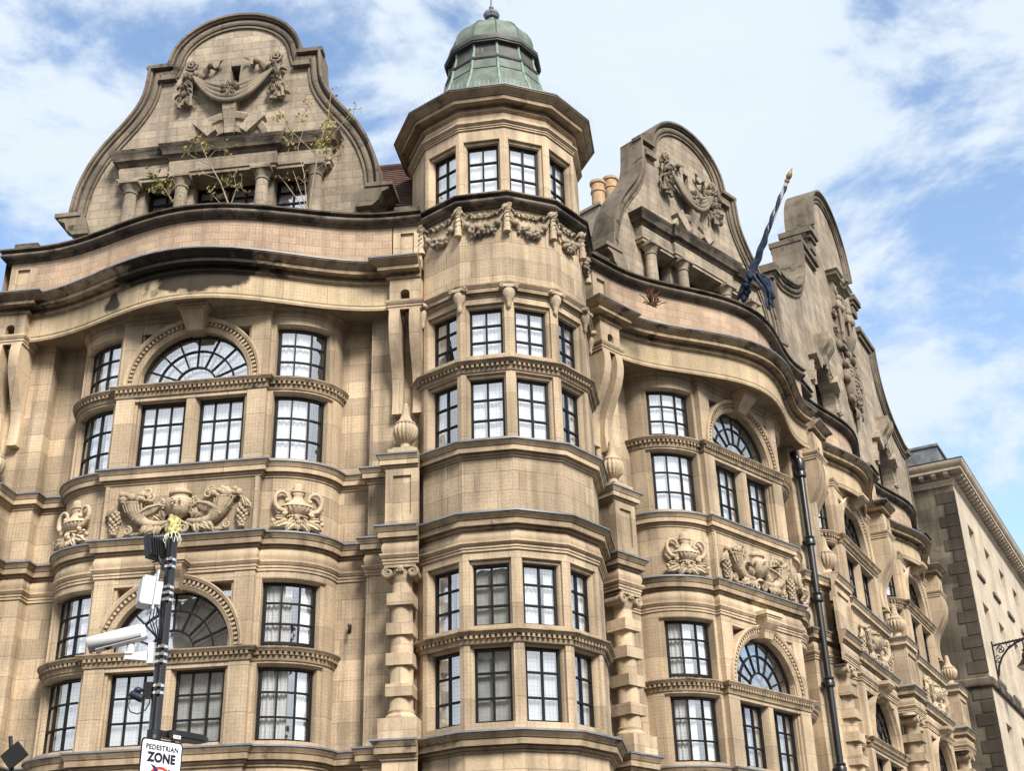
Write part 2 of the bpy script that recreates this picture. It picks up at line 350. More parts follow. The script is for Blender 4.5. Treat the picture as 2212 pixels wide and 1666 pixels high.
def roll(z0, z1, p):
    h = z1 - z0; P = [(-.04, z0), (.25 * p, z0), (.25 * p, z0 + .12 * h)]
    for i in range(7):
        a = -PI / 2 + PI * i / 6 * .9
        P.append((.25 * p + .6 * p * math.cos(a) ** 1 if i else .3 * p, z0 + .12 * h + .33 * h * (1 + math.sin(a)) * .95))
    P += [(.5 * p, z0 + .78 * h), (1.0 * p, z0 + .84 * h), (p, z1 - .01), (-.04, z1 + .03)]
    return P
def mould(z0, z1, p):
    T = [(0, 0), (.3, 0), (.3, .20), (.22, .22), (.22, .27), (.48, .29), (.48, .46), (.40, .47), (.40, .52), (.62, .56), (.85, .72), (1, .8), (1, .98)]
    return [(-.03, z0)] + [(a * p, z0 + b * (z1 - z0)) for (a, b) in T] + [(-.03, z1 + .015)]
def flash(z, p): return [(-.03, z + .038), (p + .012, z + .008), (p + .016, z - .022), (p + .008, z - .022), (p + .004, z - .002), (-.03, z + .028)]
def rect(a0, a1, z0, z1): return [(a0, z0), (a1, z0), (a1, z1), (a0, z1)]

# ------------------------------------------------------------------ windows
def arclen(path):
    L = [0]
    for i in range(1, len(path)): L.append(L[-1] + math.hypot(path[i][0] - path[i - 1][0], path[i][1] - path[i - 1][1]))
    return L
def at_len(path, L, s):
    for i in range(1, len(path)):
        if s <= L[i] + 1e-9:
            t = (s - L[i - 1]) / max(1e-9, L[i] - L[i - 1]); a, b = path[i - 1], path[i]
            return (a[0] + (b[0] - a[0]) * t, a[1] + (b[1] - a[1]) * t), math.atan2(b[1] - a[1], b[0] - a[0])
    return path[-1], math.atan2(path[-1][1] - path[-2][1], path[-1][0] - path[-2][0])
def offset(path, d):
    n = len(path); out = []
    for i in range(n):
        a = path[max(0, i - 1)]; b = path[min(n - 1, i + 1)]; dx, dy = b[0] - a[0], b[1] - a[1]; l = math.hypot(dx, dy)
        out.append((path[i][0] - dy / l * d, path[i][1] + dx / l * d))
    return out
def window(root, F, path, z0, z1, nc, nr, cover=('curtain', 1.0), bar=.028, fr=.05):
    L = arclen(path); T = L[-1]
    f = MB()
    f.sweep(path, rect(-.03, .03, z0, z0 + fr), pclosed=True); f.sweep(path, rect(-.03, .03, z1 - fr, z1), pclosed=True)
    def post(s, wd):
        (u, w), a = at_len(path, L, s); c, d = math.cos(a), math.sin(a)
        f.prism([(u + c * x - d * y, w + d * x + c * y) for (x, y) in ((-wd / 2, -.028), (wd / 2, -.028), (wd / 2, .028), (-wd / 2, .028))], z0 + .002, z1 - .002)
    post(fr / 2, fr); post(T - fr / 2, fr)
    for i in range(1, nc): post(T * i / nc, bar)
    for j in range(1, nr):
        z = z0 + (z1 - z0) * j / nr
        f.sweep(path, rect(-.026, .026, z - bar / 2, z + bar / 2), pclosed=True)
    w = f.build('window', 'frame', root, F)
    g = MB(); g.sweep(path, [(0, z0 + .01), (0, z1 - .01)], caps=False); g.build('glass_pane', 'glass', w, Matrix.Identity(4), 0)
    kind, frac = cover
    pin = offset(path, -.07)
    def sheet(s0, s1, mat, name, zz0, zz1, amp):
        LL = arclen(pin); TT = LL[-1]; k = 64; pts = []
        for i in range(k + 1):
            (u, ww), a = at_len(pin, LL, TT * (s0 + (s1 - s0) * i / k)); o = amp * math.sin(i * .62 + z0 * 7) + amp * .6 * math.sin(i * .33 + z1 * 3)
            pts.append((u - math.sin(a) * o, ww + math.cos(a) * o))
        c = MB(); c.sweep(pts, [(0, zz0), (0, zz1)], caps=False); c.build(name, mat, w, Matrix.Identity(4), 170)
    if kind == 'curtain':
        if frac >= 1: sheet(0, 1, 'curtain', 'curtain', z0 - .1, z1 + .1, .003)
        else:
            sheet(0, frac, 'curtain', 'curtain', z0 - .1, z1 + .1, .011)
    elif kind == 'pair':
        sheet(0, frac * .6, 'curtain', 'curtain', z0 - .1, z1 + .1, .011); sheet(1 - frac * .35, 1, 'curtain', 'curtain', z0 - .1, z1 + .1, .011)
    elif kind == 'blind':
        sheet(0, 1, 'blind', 'blind', z0 - .1 + (1 - frac) * (z1 - z0), z1 + .1, .002)
    b = MB(); b.sweep(offset(path, -.5), [(0, z0 - .3), (0, z1 + .3)], caps=False); b.build('room_backing', 'room', w, Matrix.Identity(4), 0)
    return w
def fanlight(root, F, cu, w, zs, r, cover='curtain', a0=0.0):
    f = MB(); k = 24
    arc = [(cu - r * math.cos(PI * i / k), zs + r * math.sin(PI * i / k)) for i in range(k + 1)]
    f.sweep(arc, rect(-.06, 0, w - .03, w + .03), pclosed=True, mode='front')
    f.box(cu - r, cu + r, w - .03, w + .03, zs - .03, zs + .03)
    for rr in (r * .36, r * .68):
        f.sweep([(cu - rr * math.cos(PI * i / k), zs + rr * math.sin(PI * i / k)) for i in range(k + 1)], rect(-.016, .016, w - .025, w + .025), pclosed=True, mode='front')
    for i in range(1, 8):
        a = PI * i / 8; r0 = r * .36 if i % 1 == 0 else 0
        c, s_ = math.cos(a), math.sin(a)
        f.prism([(cu + c * r0 - s_ * .015, zs + s_ * r0 + c * .015), (cu + c * r * .97 - s_ * .015, zs + s_ * r * .97 + c * .015), (cu + c * r * .97 + s_ * .015, zs + s_ * r * .97 - c * .015), (cu + c * r0 + s_ * .015, zs + s_ * r0 - c * .015)], w - .022, w + .022, 'front')
    o = f.build('fanlight', 'frame', root, F)
    g = MB(); g.add([(p[0], w, p[1]) for p in arc], [list(range(k + 1))]); g.build('glass_pane', 'glass', o, Matrix.Identity(4), 0)
    c = MB(); c.add([(cu - r * 1.1, w - .1, zs - .1), (cu + r * 1.1, w - .1, zs - .1), (cu + r * 1.1, w - .1, zs + r * 1.05), (cu - r * 1.1, w - .1, zs + r * 1.05)], [[0, 1, 2, 3]])
    c.build('curtain' if cover == 'curtain' else 'blind', cover, o, Matrix.Identity(4), 0)
    return o

# ------------------------------------------------------------------ ornaments
def urn(root, F, u, w, z0, z1, r):
    h = z1 - z0; b = MB()
    b.box(u - r * 1.15, u + r * 1.15, w - r * 1.15, w + r * 1.15, z0, z0 + .10 * h)
    b.box(u - r * .85, u + r * .85, w - r * .85, w + r * .85, z0 + .10 * h, z0 + .15 * h)
    b.lathe([(r * .62, z0 + .15 * h), (r * .42, z0 + .20 * h), (r * .38, z0 + .26 * h), (r * .55, z0 + .29 * h)], u, w, 16)
    b.lathe([(r * .5, z0 + .29 * h), (r * .85, z0 + .36 * h), (r * 1.0, z0 + .46 * h), (r * .98, z0 + .54 * h), (r * .80, z0 + .60 * h)], u, w, 64, 1, 16, .13)
    b.lathe([(r * .84, z0 + .60 * h), (r * .84, z0 + .625 * h), (r * .66, z0 + .65 * h), (r * .48, z0 + .70 * h), (r * .34, z0 + .78 * h), (r * .27, z0 + .90 * h), (r * .22, z0 + .97 * h), (r * .08, z1)], u, w, 16)
    return b.build('urn_finial', 'carve', root, F)
def ionic_cap(b, u, w, z0, z1, r):
    b.box(u - r * 1.55, u + r * 1.55, w - r * 1.35, w + r * 1.35, z1 - .045, z1)
    b.lathe([(r * .9, z0 + .02), (r * 1.0, z0 + .06), (r * 1.25, z1 - .08), (r * 1.25, z1 - .04)], u, w, 18)
    for sx in (-1, 1):
        b.spiral((u + sx * r * 1.25, z1 - .13), .085, .02, 1.6, PI / 2, .032, w + r * 1.22, sx * -1)
        b.tube([(u + sx * r * 1.25, w - r, z1 - .13), (u + sx * r * 1.25, w + r * 1.2, z1 - .13)], .085, 12)
    b.ball((u, w + r * 1.25, z1 - .06), (.06, .05, .055))
    for q in (-1, 0, 1): b.ball((u + q * .045, w + r * 1.3, z1 - .10), .028)
def block_column(root, F, u, w, zb, zt, r, bw):
    """banded column on a plinth"""
    c = MB()
    c.box(u - bw * .72, u + bw * .72, w - bw * .72, w + bw * .72, zb, zb + .34)
    c.lathe([(r * 1.28, zb + .34), (r * 1.32, zb + .38), (r * 1.22, zb + .42), (r * 1.08, zb + .44), (r * 1.14, zb + .48), (r * 1.0, zb + .52), (r * .98, zb + 1.4), (r * .86, zt - .28)], u, w, 24)
    n = 4; z = zb + .70
    step = (zt - .48 - z - .20) / (n - 1)
    for i in range(n):
        zz = z + step * i; c.box(u - bw * .5, u + bw * .5, w - bw * .5, w + bw * .5, zz, zz + .20)
    o = c.build('banded_column', 'stone', root, F)
    k = MB(); ionic_cap(k, u, w, zt - .30, zt, r * .88); k.build('capital', 'carve', o, Matrix.Identity(4))
def bracket(root, F, u0, u1, wtop, wback, zt, zb):
    h = zt - zb
    prof = [(wback, zt), (wtop + .02, zt), (wtop + .05, zt - .10 * h), (wtop + .04, zt - .20 * h), (wtop - .03, zt - .33 * h), (wtop - (wtop - wback) * .35, zt - .48 * h), (wtop - (wtop - wback) * .62, zt - .62 * h), (wtop - (wtop - wback) * .74, zt - .77 * h), (wtop - (wtop - wback) * .72, zt - .92 * h), (wtop - (wtop - wback) * .66, zb), (wback, zb)]
    # smooth the front
    fr = prof[1:-1]; sm = []
    for i in range(len(fr) - 1):
        p0 = fr[max(0, i - 1)]; p1 = fr[i]; p2 = fr[i + 1]; p3 = fr[min(len(fr) - 1, i + 2)]
        for q in range(3):
            t = q / 3
            sm.append(tuple(.5 * ((2 * p1[k]) + (-p0[k] + p2[k]) * t + (2 * p0[k] - 5 * p1[k] + 4 * p2[k] - p3[k]) * t * t + (-p0[k] + 3 * p1[k] - 3 * p2[k] + p3[k]) * t ** 3) for k in (0, 1)))
    poly = [prof[0]] + sm + [fr[-1], prof[-1]]
    b = MB(); b.prism(poly, u0, u1, 'side')
    return b.build('scroll_bracket', 'trim', root, F, 25)
def keystone(root, F, u, zt, zb, wt, wb_, w0, ht=.26, mat='trim', cap=True):
    b = MB(); n = 8
    for i in range(n):
        t0, t1 = i / n, (i + 1) / n
        def W(t): return w0 + wt * (1 - t) ** .8 + wb_ * t + .035 * math.sin(t * 2 * PI)
        def Hf(t): return ht * (1 - .42 * t)
        za, zc = zt + (zb - zt) * t0, zt + (zb - zt) * t1
        b.add([(u - Hf(t0), w0 - .3, za), (u + Hf(t0), w0 - .3, za), (u + Hf(t0), W(t0), za), (u - Hf(t0), W(t0), za), (u - Hf(t1), w0 - .3, zc), (u + Hf(t1), w0 - .3, zc), (u + Hf(t1), W(t1), zc), (u - Hf(t1), W(t1), zc)],
              [[2, 3, 7, 6], [1, 2, 6, 5], [3, 0, 4, 7]] + ([[0, 1, 2, 3]] if i == 0 else []) + ([[4, 5, 6, 7]] if i == n - 1 else []))
    if cap: b.box(u - ht * 1.18, u + ht * 1.18, w0 - .2, w0 + wt + .05, zt - .012, zt + .07)
    if cap: b.box(u - ht * 1.08, u + ht * 1.08, w0 - .2, w0 + wt + .025, zt - .05, zt - .014)
    return b.build('keystone', mat, root, F, 40)
def archring(b, cu, zs, r0, r1, w0, w1, k=36, dent=True):
    arc = [(cu - math.cos(PI * i / k), zs + math.sin(PI * i / k)) for i in range(k + 1)]
    def A(r): return [(cu + (p[0] - cu) * r, zs + (p[1] - zs) * r) for p in arc]
    d = r1 - r0
    b.sweep(A(r0), [(0, w0), (0, w1 - .07), (.30 * d, w1 - .03), (.36 * d, w1 - .06), (.68 * d, w1 - .06), (.72 * d, w1), (.92 * d, w1 + .025), (d, w1 + .02), (d, w0)], mode='front')
    if dent:
        n = 44
        for i in range(n):
            a = PI * (i + .5) / n; c, s_ = math.cos(a), math.sin(a)
            def p(r, t): return (cu + c * r - s_ * t, zs + s_ * r + c * t)
            ra, rb = r0 + .42 * d, r0 + .66 * d
            b.prism([p(ra, -.019), p(rb, -.019), p(rb, .019), p(ra, .019)], w1 - .07, w1 - .012, 'front')
def dentils(b, path, z0, z1, p0, p1, sp=.085, wd=.045):
    L = arclen(path); n = int(L[-1] / sp)
    for i in range(n):
        (u, w), a = at_len(path, L, (i + .5) * L[-1] / n); c, d = math.cos(a), math.sin(a)
        b.prism([(u + c * x - d * y, w + d * x + c * y) for (x, y) in ((-wd / 2, p0), (wd / 2, p0), (wd / 2, p1), (-wd / 2, p1))], z0, z1)
def scroll_urn_relief(root, F, cu, cw, ang, z0):
    """oil-lamp shaped urn with two scroll handles over a leaf base; ang turns it to follow the bow"""
    m = Matrix.Translation((cu, -cw, z0)) @ Matrix.Rotation(ang, 4, 'Z')
    b = MB(m)
    b.lathe([(.02, .90), (.07, .885), (.095, .84), (.095, .76)], 0, 0.02, 20, .7)
    b.lathe([(.13, .765), (.13, .735), (.10, .72), (.11, .69), (.08, .66), (.10, .60), (.16, .55), (.26, .49), (.29, .45)], 0, .02, 24, .6)
    b.lathe([(.29, .455), (.27, .40), (.20, .34), (.13, .31), (.16, .30), (.20, .285), (.19, .265)], 0, .02, 56, .6, 18, .16)
    b.lathe([(.15, .265), (.13, .2), (.2, .13)], 0, .0, 20, .6)
    for sx in (-1, 1):
        pts = []
        for i in range(15):
            a = PI * 1.28 - (PI * 1.42) * i / 14
            pts.append((sx * (.29 - .12 * math.cos(a) * 1.0), .05, .56 + .155 * math.sin(a)))
        b.tube(pts, [.042 - .0012 * i for i in range(15)], 8, up=(0, 1, 0))
        b.ball((sx * .20, .07, .555), .042)
        b.tube([(sx * .40, .05, .47), (sx * .34, .06, .39), (sx * .24, .07, .36), (sx * .19, .07, .31)], [.05, .045, .05, .03], 8)
        b.ball((sx * .24, .09, .30), .045); b.spiral((sx * .09, .15), .075, .02, 1.3, PI / 2, .026, .1, -sx)
        b.leaf((sx * .10, .20), PI / 2 - sx * PI * .64, .36, .085, .03, .07); b.leaf((sx * .05, .18), PI / 2 - sx * PI * .78, .26, .07, .04, .07)
        b.leaf((sx * .16, .22), PI / 2 - sx * PI * .5, .27, .06, .03, .06); b.ball((sx * .42, .06, .17), .045)
        b.spiral((sx * .38, .15), .055, .015, 1.2, 0, .022, .07, sx)
    b.ball((0, .12, .17), (.05, .035, .05)); b.leaf((0, .17), -PI / 2, .17, .06, .06, .05); b.leaf((-.02, .285), -PI / 2, .11, .05, .10, .03)
    return b.build('urn_relief', 'carve', root, F, 50)
def cornucopia_relief(root, F, s=1.0):
    """central urn between two horns of plenty with hanging grapes; local origin at panel foot"""
    b = MB()
    X = lambda v: v * s if v > .3 else v * (1 + (s - 1) * .35)
    # urn
    b.lathe([(X(.02), .86), (X(.10), .85), (X(.13), .80), (X(.18), .78), (X(.18), .745), (X(.14), .73), (X(.14), .67)], 0, .05, 26, .7)
    b.lathe([(X(.14), .68), (X(.15), .66), (X(.21), .64), (X(.225), .60), (X(.23), .52), (X(.20), .43), (X(.14), .35), (X(.07), .31), (X(.05), .28), (X(.09), .25), (X(.10), .22)], 0, .06, 26, .75)
    for i in range(18):
        a = RND.uniform(-1.1, 1.1); z = RND.uniform(.44, .62); r = .225 * s
        b.ball((r * math.sin(a), .06 + r * .75 * math.cos(a), z), (.025, .02, .022), 6, 4)
    for sx in (-1, 1):
        # horn: from the mouth (top, outside) down to a curled tail near the urn foot
        pts = [(.58, .60), (.565, .50), (.53, .40), (.47, .30), (.39, .235), (.30, .215), (.21, .235), (.13, .26)]
        rad = [.155, .14, .125, .11, .09, .07, .05, .03]
        P = []; R = []
        for i in range(len(pts) - 1):
            for q in range(4):
                t = q / 4; P.append((sx * X(pts[i][0] + (pts[i + 1][0] - pts[i][0]) * t), .06, pts[i][1] + (pts[i + 1][1] - pts[i][1]) * t)); R.append((rad[i] + (rad[i + 1] - rad[i]) * t) * (1.0 if q % 2 else 1.06))
        b.tube(P, R, 14, flat=.95, up=(0, 1, 0))
        for k in range(7):   # flutes
            o = -.13 + .26 * k / 6
            b.tube([(sx * X(.58 + o * .9), .06 + .14 * math.sqrt(max(.05, 1 - (o / .16) ** 2)), .60), (sx * X(.55 + o * .8), .05 + .14 * math.sqrt(max(.05, 1 - (o / .17) ** 2)), .46), (sx * X(.47 + o * .55), .05 + .11 * math.sqrt(max(.05, 1 - (o / .18) ** 2)), .31 + o * .35)], .015, 5)
        b.lathe([(.165, .585), (.19, .61), (.175, .63)], sx * X(.585), .06, 18, .8)
        for i in range(16):
            b.ball((sx * X(.44 + .27 * RND.random()), .05 + .11 * RND.random(), .645 + .15 * RND.random()), RND.uniform(.04, .07), 8, 6)
        b.ball((sx * X(.735), .08, .70), .075); b.ball((sx * X(.60), .11, .73), .075); b.ball((sx * X(.50), .1, .71), .062)
        for (x, z, a) in ((.40, .80, 2.4), (.36, .70, 1.2), (.42, .72, .6)): b.spiral((sx * X(x), z), .07, .03, 1.1, a, .026, .10, sx)
        # ribbon from the urn handle to the horn
        b.spiral((sx * X(.275), .585), .075, .025, 1.2, PI * .5, .03, .09, sx)
        b.tube([(sx * X(.22), .09, .50), (sx * X(.30), .1, .57), (sx * X(.38), .13, .52), (sx * X(.50), .16, .40), (sx * X(.545), .15, .30)], [.03, .032, .03, .035, .02], 6)
        b.spiral((sx * X(.21), .40), .05, .015, 1.2, 0, .02, .09, sx)
        # grapes
        for r_ in range(9):
            t = r_ / 8; rr = .085 * (1 - abs(t - .38) * .95); zz = .47 - .38 * t
            for q in range(5):
                b.ball((sx * X(.80) + rr * math.cos(2 * PI * q / 5 + r_ * .7), .07 + rr * .8 * math.sin(2 * PI * q / 5 + r_ * .7), zz), .037, 7, 5)
        b.tube([(sx * X(.80), .07, .47), (sx * X(.79), .08, .60), (sx * X(.74), .08, .66)], [.035, .02, .02], 6); b.leaf((sx * X(.79), .60), PI / 2 - sx * PI * .78, .28, .06, .06)
        b.leaf((sx * X(.80), .62), PI / 2 - sx * PI * .88, .25, .05, .08)
        # leaves and scrolls along the foot
        b.leaf((sx * X(.30), .20), PI / 2 - sx * PI * .66, .34, .10, .04, .08); b.leaf((sx * X(.34), .22), PI / 2 - sx * PI * .78, .26, .085, .05, .08); b.leaf((sx * X(.28), .22), PI / 2 - sx * PI * .92, .24, .08, .05, .07)
        b.leaf((sx * X(.22), .27), PI / 2 - sx * PI * .1, .22, .07, .04, .06); b.leaf((sx * X(.24), .27), PI / 2 - sx * PI * .3, .2, .06, .04, .06)
        b.spiral((sx * X(.10), .12), .085, .02, 1.5, PI * .5, .03, .08, -sx); b.spiral((sx * X(.62), .13), .075, .02, 1.4, PI * .5, .028, .08, sx); b.spiral((sx * X(.42), .10), .055, .015, 1.3, 0, .024, .08, -sx)
        b.tube([(sx * X(.14), .06, .24), (sx * X(.22), .07, .16), (sx * X(.34), .07, .10), (sx * X(.5), .06, .07), (sx * X(.63), .06, .06)], [.03, .03, .028, .025, .02], 6)
    return b.build('cornucopia_relief', 'carve', root, F, 55)

# ------------------------------------------------------------------ the corner building
BLD = thing('corner_building', 'honey limestone corner building with curved gables, bowed bays and a round-domed corner turret', 'building', (0.0, 22.0, 0.0))
Z = dict(sL=5.46, dL=7.05, en=9.01, sU=10.32, dU=11.97, co=14.25, pa=15.42)
PA = dict(hf=1.40, a=1.13, b=.93, w0=-.12, wr=-1.05, ub=3.13, wb=-.77, ui=3.56, uo=4.14, wp=-.24, wpt=-.30, hi=3.56, ho=4.14, we=-.45, wc=.62, pe=-.42, pc=.46, backing=True)
PB = dict(hf=1.72, a=.62, b=.52, w0=-.10, wr=-.62, ub=2.75, wb=-.38, ui=2.75, uo=3.97, wp=.21, wpt=.05, hi=2.98, ho=3.74, we=-.34, wc=.27, pe=-.30, pc=.14, backing=False)
def bowpts(P, off=0.0, n=9, t0=0.0, t1=1.0):
    return [(P['hf'] + (P['a'] + off) * math.sin(PI / 2 * (t0 + (t1 - t0) * i / n)), P['wr'] + (P['b'] + off) * math.cos(PI / 2 * (t0 + (t1 - t0) * i / n))) for i in range(n + 1)]
def mirror(h): return [(-u, w) for (u, w) in reversed(h)]
def halfpath(P, pier=True, turn=True):
    h = [(P['hf'], 0.0)] + bowpts(P)
    if P['backing']: h += [(P['ub'], P['wr']), (P['ub'], P['wb'])]
    else: h += [(P['ui'], P['wr'])]
    if pier:
        if P['backing']: h += [(P['ui'], P['wb'])]
        h += [(P['ui'], P['wp']), (P['uo'], P['wp'])]
        if turn: h += [(P['uo'], P['wr'] - .6)]
    elif P['backing']: h += [(P['uo'], P['wb'])]
    return h
def serp(P, we, wc, n=28, inset=0.0):
    H = P['hi'] - inset
    return [(-H + 2 * H * i / n, we + (wc - we) * .5 * (1 + math.cos(PI * (-1 + 2 * i / n)))) for i in range(n + 1)]

def bay(F, P, lp=True, rp=True, lturn=False, rturn=False, covers=None, relief=1.0):
    """one bowed bay of two floors, from the first floor sill up to the parapet"""
    cv = covers or {}
    full = mirror(halfpath(P, lp, lturn)) + halfpath(P, rp, rturn)
    lo = mirror(halfpath(P, False)) + halfpath(P, False) if P['backing'] else mirror(halfpath(P, lp, lturn)) + halfpath(P, rp, rturn)
    low = [(-P['uo'], P['wb'])] + mirror([(P['hf'], 0.0)] + bowpts(P) + ([(P['ub'], P['wr']), (P['ub'], P['wb'])] if P['backing'] else [(P['ui'], P['wr']), (P['ui'], P['wb'])])) + \
          [(P['hf'], 0.0)] + bowpts(P) + ([(P['ub'], P['wr']), (P['ub'], P['wb'])] if P['backing'] else [(P['ui'], P['wr']), (P['ui'], P['wb'])]) + [(P['uo'], P['wb'])]
    # plain wall sheets: storey below, relief band, recessed flanks
    b = MB()
    b.sweep(full, [(-.01, 0), (-.01, Z['sL'])], caps=False)
    b.sweep(full, [(0, Z['en'] - .02), (0, Z['sU'])], caps=False)
    for sx in (-1, 1):
        fl = [bowpts(P)[-1]] + ([(P['ub'], P['wr']), (P['ub'], P['wb']), (P['uo'], P['wb'])] if P['backing'] else [(P['ui'], P['wr']), (P['ui'], P['wb']), (P['uo'], P['wb'])])
        if sx < 0: fl = mirror(fl)
        b.sweep(fl, [(0, Z['sL'] - .02), (0, Z['en'])], caps=False); b.sweep(fl, [(0, Z['sU'] - .02), (0, 13.5)], caps=False)
    b.build('wall', 'stone', BLD, F)
    # string courses and their lead
    for (zb, zt, p, mat) in ((Z['sL'] - .30, Z['sL'], .15, 'band'), (8.72, Z['en'], .155, 'band'), (Z['sU'] - .27, Z['sU'], .145, 'trim')):
        c = MB(); c.sweep(full, corn(zb, zt, p)); o = c.build('string_course', mat, BLD, F)
        l = MB(); l.sweep(full, flash(zt + .006, p), pclosed=True); l.build('lead_flashing', 'lead', o, Matrix.Identity(4))
    c = MB(); c.sweep(full, [(-.02, 8.54), (.02, 8.54), (.045, 8.60), (.05, 8.65), (.03, 8.72), (-.02, 8.74)]); c.sweep(full, mould(8.36, 8.54, .075)); c.build('frieze_moulding', 'trim', BLD, F)
    # --- two window storeys
    bow = bowpts(P)
    for (s, zs, zd, ztop, zhead) in (('L', Z['sL'], Z['dL'], 8.20, 8.37), ('U', Z['sU'], Z['dU'], 13.06, 13.47)):
        zl = zd - .29          # lintel bottom of the lower lights
        st = MB(); hf = P['hf']; pin = hf - .35
        for sx in (-1, 1):
            a0, a1 = (pin, hf) if sx > 0 else (-hf, -pin)
            st.box(a0, a1, -.32, 0, zs - .02, zhead)                       # pilaster
            e0, e1 = (pin - .045, pin + .002) if sx > 0 else (-pin - .002, -pin + .045)
            st.box(e0, e1, -.32, -.055, zs - .02, zd)
            st.box(min(sx * (pin - .08), sx * (pin - .04)), max(sx * (pin - .08), sx * (pin - .04)), -.32, -.11, zs - .02, zd)
        st.box(-pin + .08, pin - .08, -.32, -.012, zs - .02, zs + .09)
        st.prism([(-.13, -.32), (-.13, -.13), (-.075, -.02), (.075, -.02), (.13, -.13), (.13, -.32)], zs + .088, zl + .01)   # mullion
        st.box(-pin, pin, -.32, -.008, zl, zd - .2)
        # spandrel zone: head band over arch and its frame
        st.box(-pin, pin, -.32, -.008, ztop + .0, zhead)
        for sx in (-1, 1):
            e0, e1 = (pin - .05, pin + .002) if sx > 0 else (-pin - .002, -pin + .05)
            st.box(e0, e1, -.32, -.05, zd - .02, ztop + .002)
        # bow stonework: jambs, sill, transom and head
        for sx in (-1, 1):
            def BW(t0, t1, n=8):
                p = bowpts(P, 0, n, t0, t1); return p if sx > 0 else mirror(p)
            def BI(t0, t1, d, n=8):
                p = bowpts(P, d, n, t0, t1); return p if sx > 0 else mirror(p)
            tj0, tj1 = (.05, .70) if P['backing'] else (.06, .72)
            for (t0, t1) in ((0, tj0), (tj1 + .06, 1.0)):
                o = BW(t0, t1, 4); i_ = BI(t0, t1, -.30, 4); st.prism(o + i_[::-1], zs - .02, zhead)
            o = BI(tj1, tj1 + .062, -.05, 2); i_ = BI(tj1, tj1 + .062, -.30, 2); st.prism(o + i_[::-1], zs - .02, zhead)
            for (z0, z1) in ((zs - .02, zs + .10), (zl, zd - .18), (ztop, zhead)):
                pth = BW(0, 1, 14); st.sweep(pth, [(0, z1), (0, z0 + .04), (-.05, z0), (-.30, z0), (-.30, z1)], pclosed=False)
            # lights
            gp = BI(tj0 + .01, tj1, -.17, 8)
            nc = 3 if P['backing'] else 2
            key = 'bl' if sx < 0 else 'br'
            window(BLD, F, gp, zs + .10, zl, nc, 3, cv.get(s + key + '0', ('curtain', 1)))
            window(BLD, F, gp, zd + .09, ztop, nc, 3, cv.get(s + key + '1', ('curtain', 1)))
        st.build('window_surround', 'trim', BLD, F)
        for k, sx in (('l', -1), ('r', 1)):
            e0, e1 = (.13, pin - .08) if sx > 0 else (-pin + .08, -.13)
            window(BLD, F, [(e0, -.2), (e1, -.2)], zs + .09, zl, 3, 3, cv.get(s + 'c' + k, ('curtain', 1)))
        # dentilled transom cornice
        pth = mirror([(hf, 0)] + bow) + [(hf, 0)] + bow
        dc = MB(); dc.sweep(pth, [(-.2, zd - .215), (.02, zd - .215), (.03, zd - .19), (.03, zd - .13), (.045, zd - .12), (.045, zd - .075), (.09, zd - .07), (.10, zd - .05), (.125, zd - .02), (.125, zd), (-.2, zd + .03)])
        dentils(dc, pth, zd - .128, zd - .076, .028, .085)
        dc.build('dentil_cornice', 'band', BLD, F)
        # arch
        r1 = (hf - .10) if P['backing'] else hf - .22
        zc = zd + .02; rr0 = r1 * .80
        ar = MB(); archring(ar, 0, zc, rr0, min(r1, zhead - .02 - zc), -.30, .05); ar.build('arch', 'trim', BLD, F, 30)
        fanlight(BLD, F, 0, -.2, zc, rr0 + .015, cv.get(s + 'fan', 'curtain'))
        sp = MB(); sp.box(-pin, pin, -.30, -.29, zd, ztop + .02); sp.build('spandrel_pane', cv.get(s + 'sp', M['glass']) if s != 'U' else M['glass'], BLD, F, 0)
        sb = MB(); sb.box(-pin - .1, pin + .1, -.62, -.60, zd - .1, ztop + .1); sb.build('room_backing', 'room', BLD, F, 0)
        keystone(BLD, F, 0, 13.40 if s == 'U' else 8.52, zc + rr0 - .03, .34 if s == 'U' else .26, .10, .02, .25)
    # upper window head moulding
    pth = mirror([(P['hf'], 0)] + bow) + [(P['hf'], 0)] + bow
    hm = MB(); hm.sweep(pth, mould(13.27, 13.46, .07)); hm.build('head_moulding', 'trim', BLD, F)
    # overhanging serpentine fascia, soffit, cornice, parapet, coping
    sf = serp(P, P['we'], P['wc'])
    fa = MB(); fa.sweep(sf, [(-.9, 13.44), (-.02, 13.44), (-.02, 13.38), (.03, 13.36), (.045, 13.40), (.03, 13.44), (.045, 13.47), (.0, 13.50), (0, 14.0)], caps=False)
    back = [(-P['hi'], P['wr'] - .3), (P['hi'], P['wr'] - .3)]
    fa.add([(u, w - .01, 13.445) for (u, w) in sf] + [(back[1][0], back[1][1], 13.445), (back[0][0], back[0][1], 13.445)], [list(range(len(sf) + 2))])
    fa.build('bowed_fascia', 'pale', BLD, F)
    top = ([(-P['ho'], P['wpt']), (-P['hi'], P['wpt'])] if lp else []) + sf + ([(P['hi'], P['wpt']), (P['ho'], P['wpt'])] if rp else [])
    if lturn: top = [(-P['ho'], -2.0)] + top
    if rturn: top = top + [(P['ho'], -2.0)]
    cc = MB(); cc.sweep(top, bigcorn(13.90, Z['co'], .34)); o = cc.build('cornice', 'cornice', BLD, F)
    l = MB(); l.sweep(top, flash(Z['co'] + .008, .34), pclosed=True); l.build('lead_flashing', 'lead', o, Matrix.Identity(4))
    pf = serp(P, P['pe'], P['pc'])
    pw = MB(); pw.sweep(pf, [(0, Z['co'] - .05), (0, 15.25), (-.4, 15.25)], caps=False); pw.build('parapet', 'brick', BLD, F)
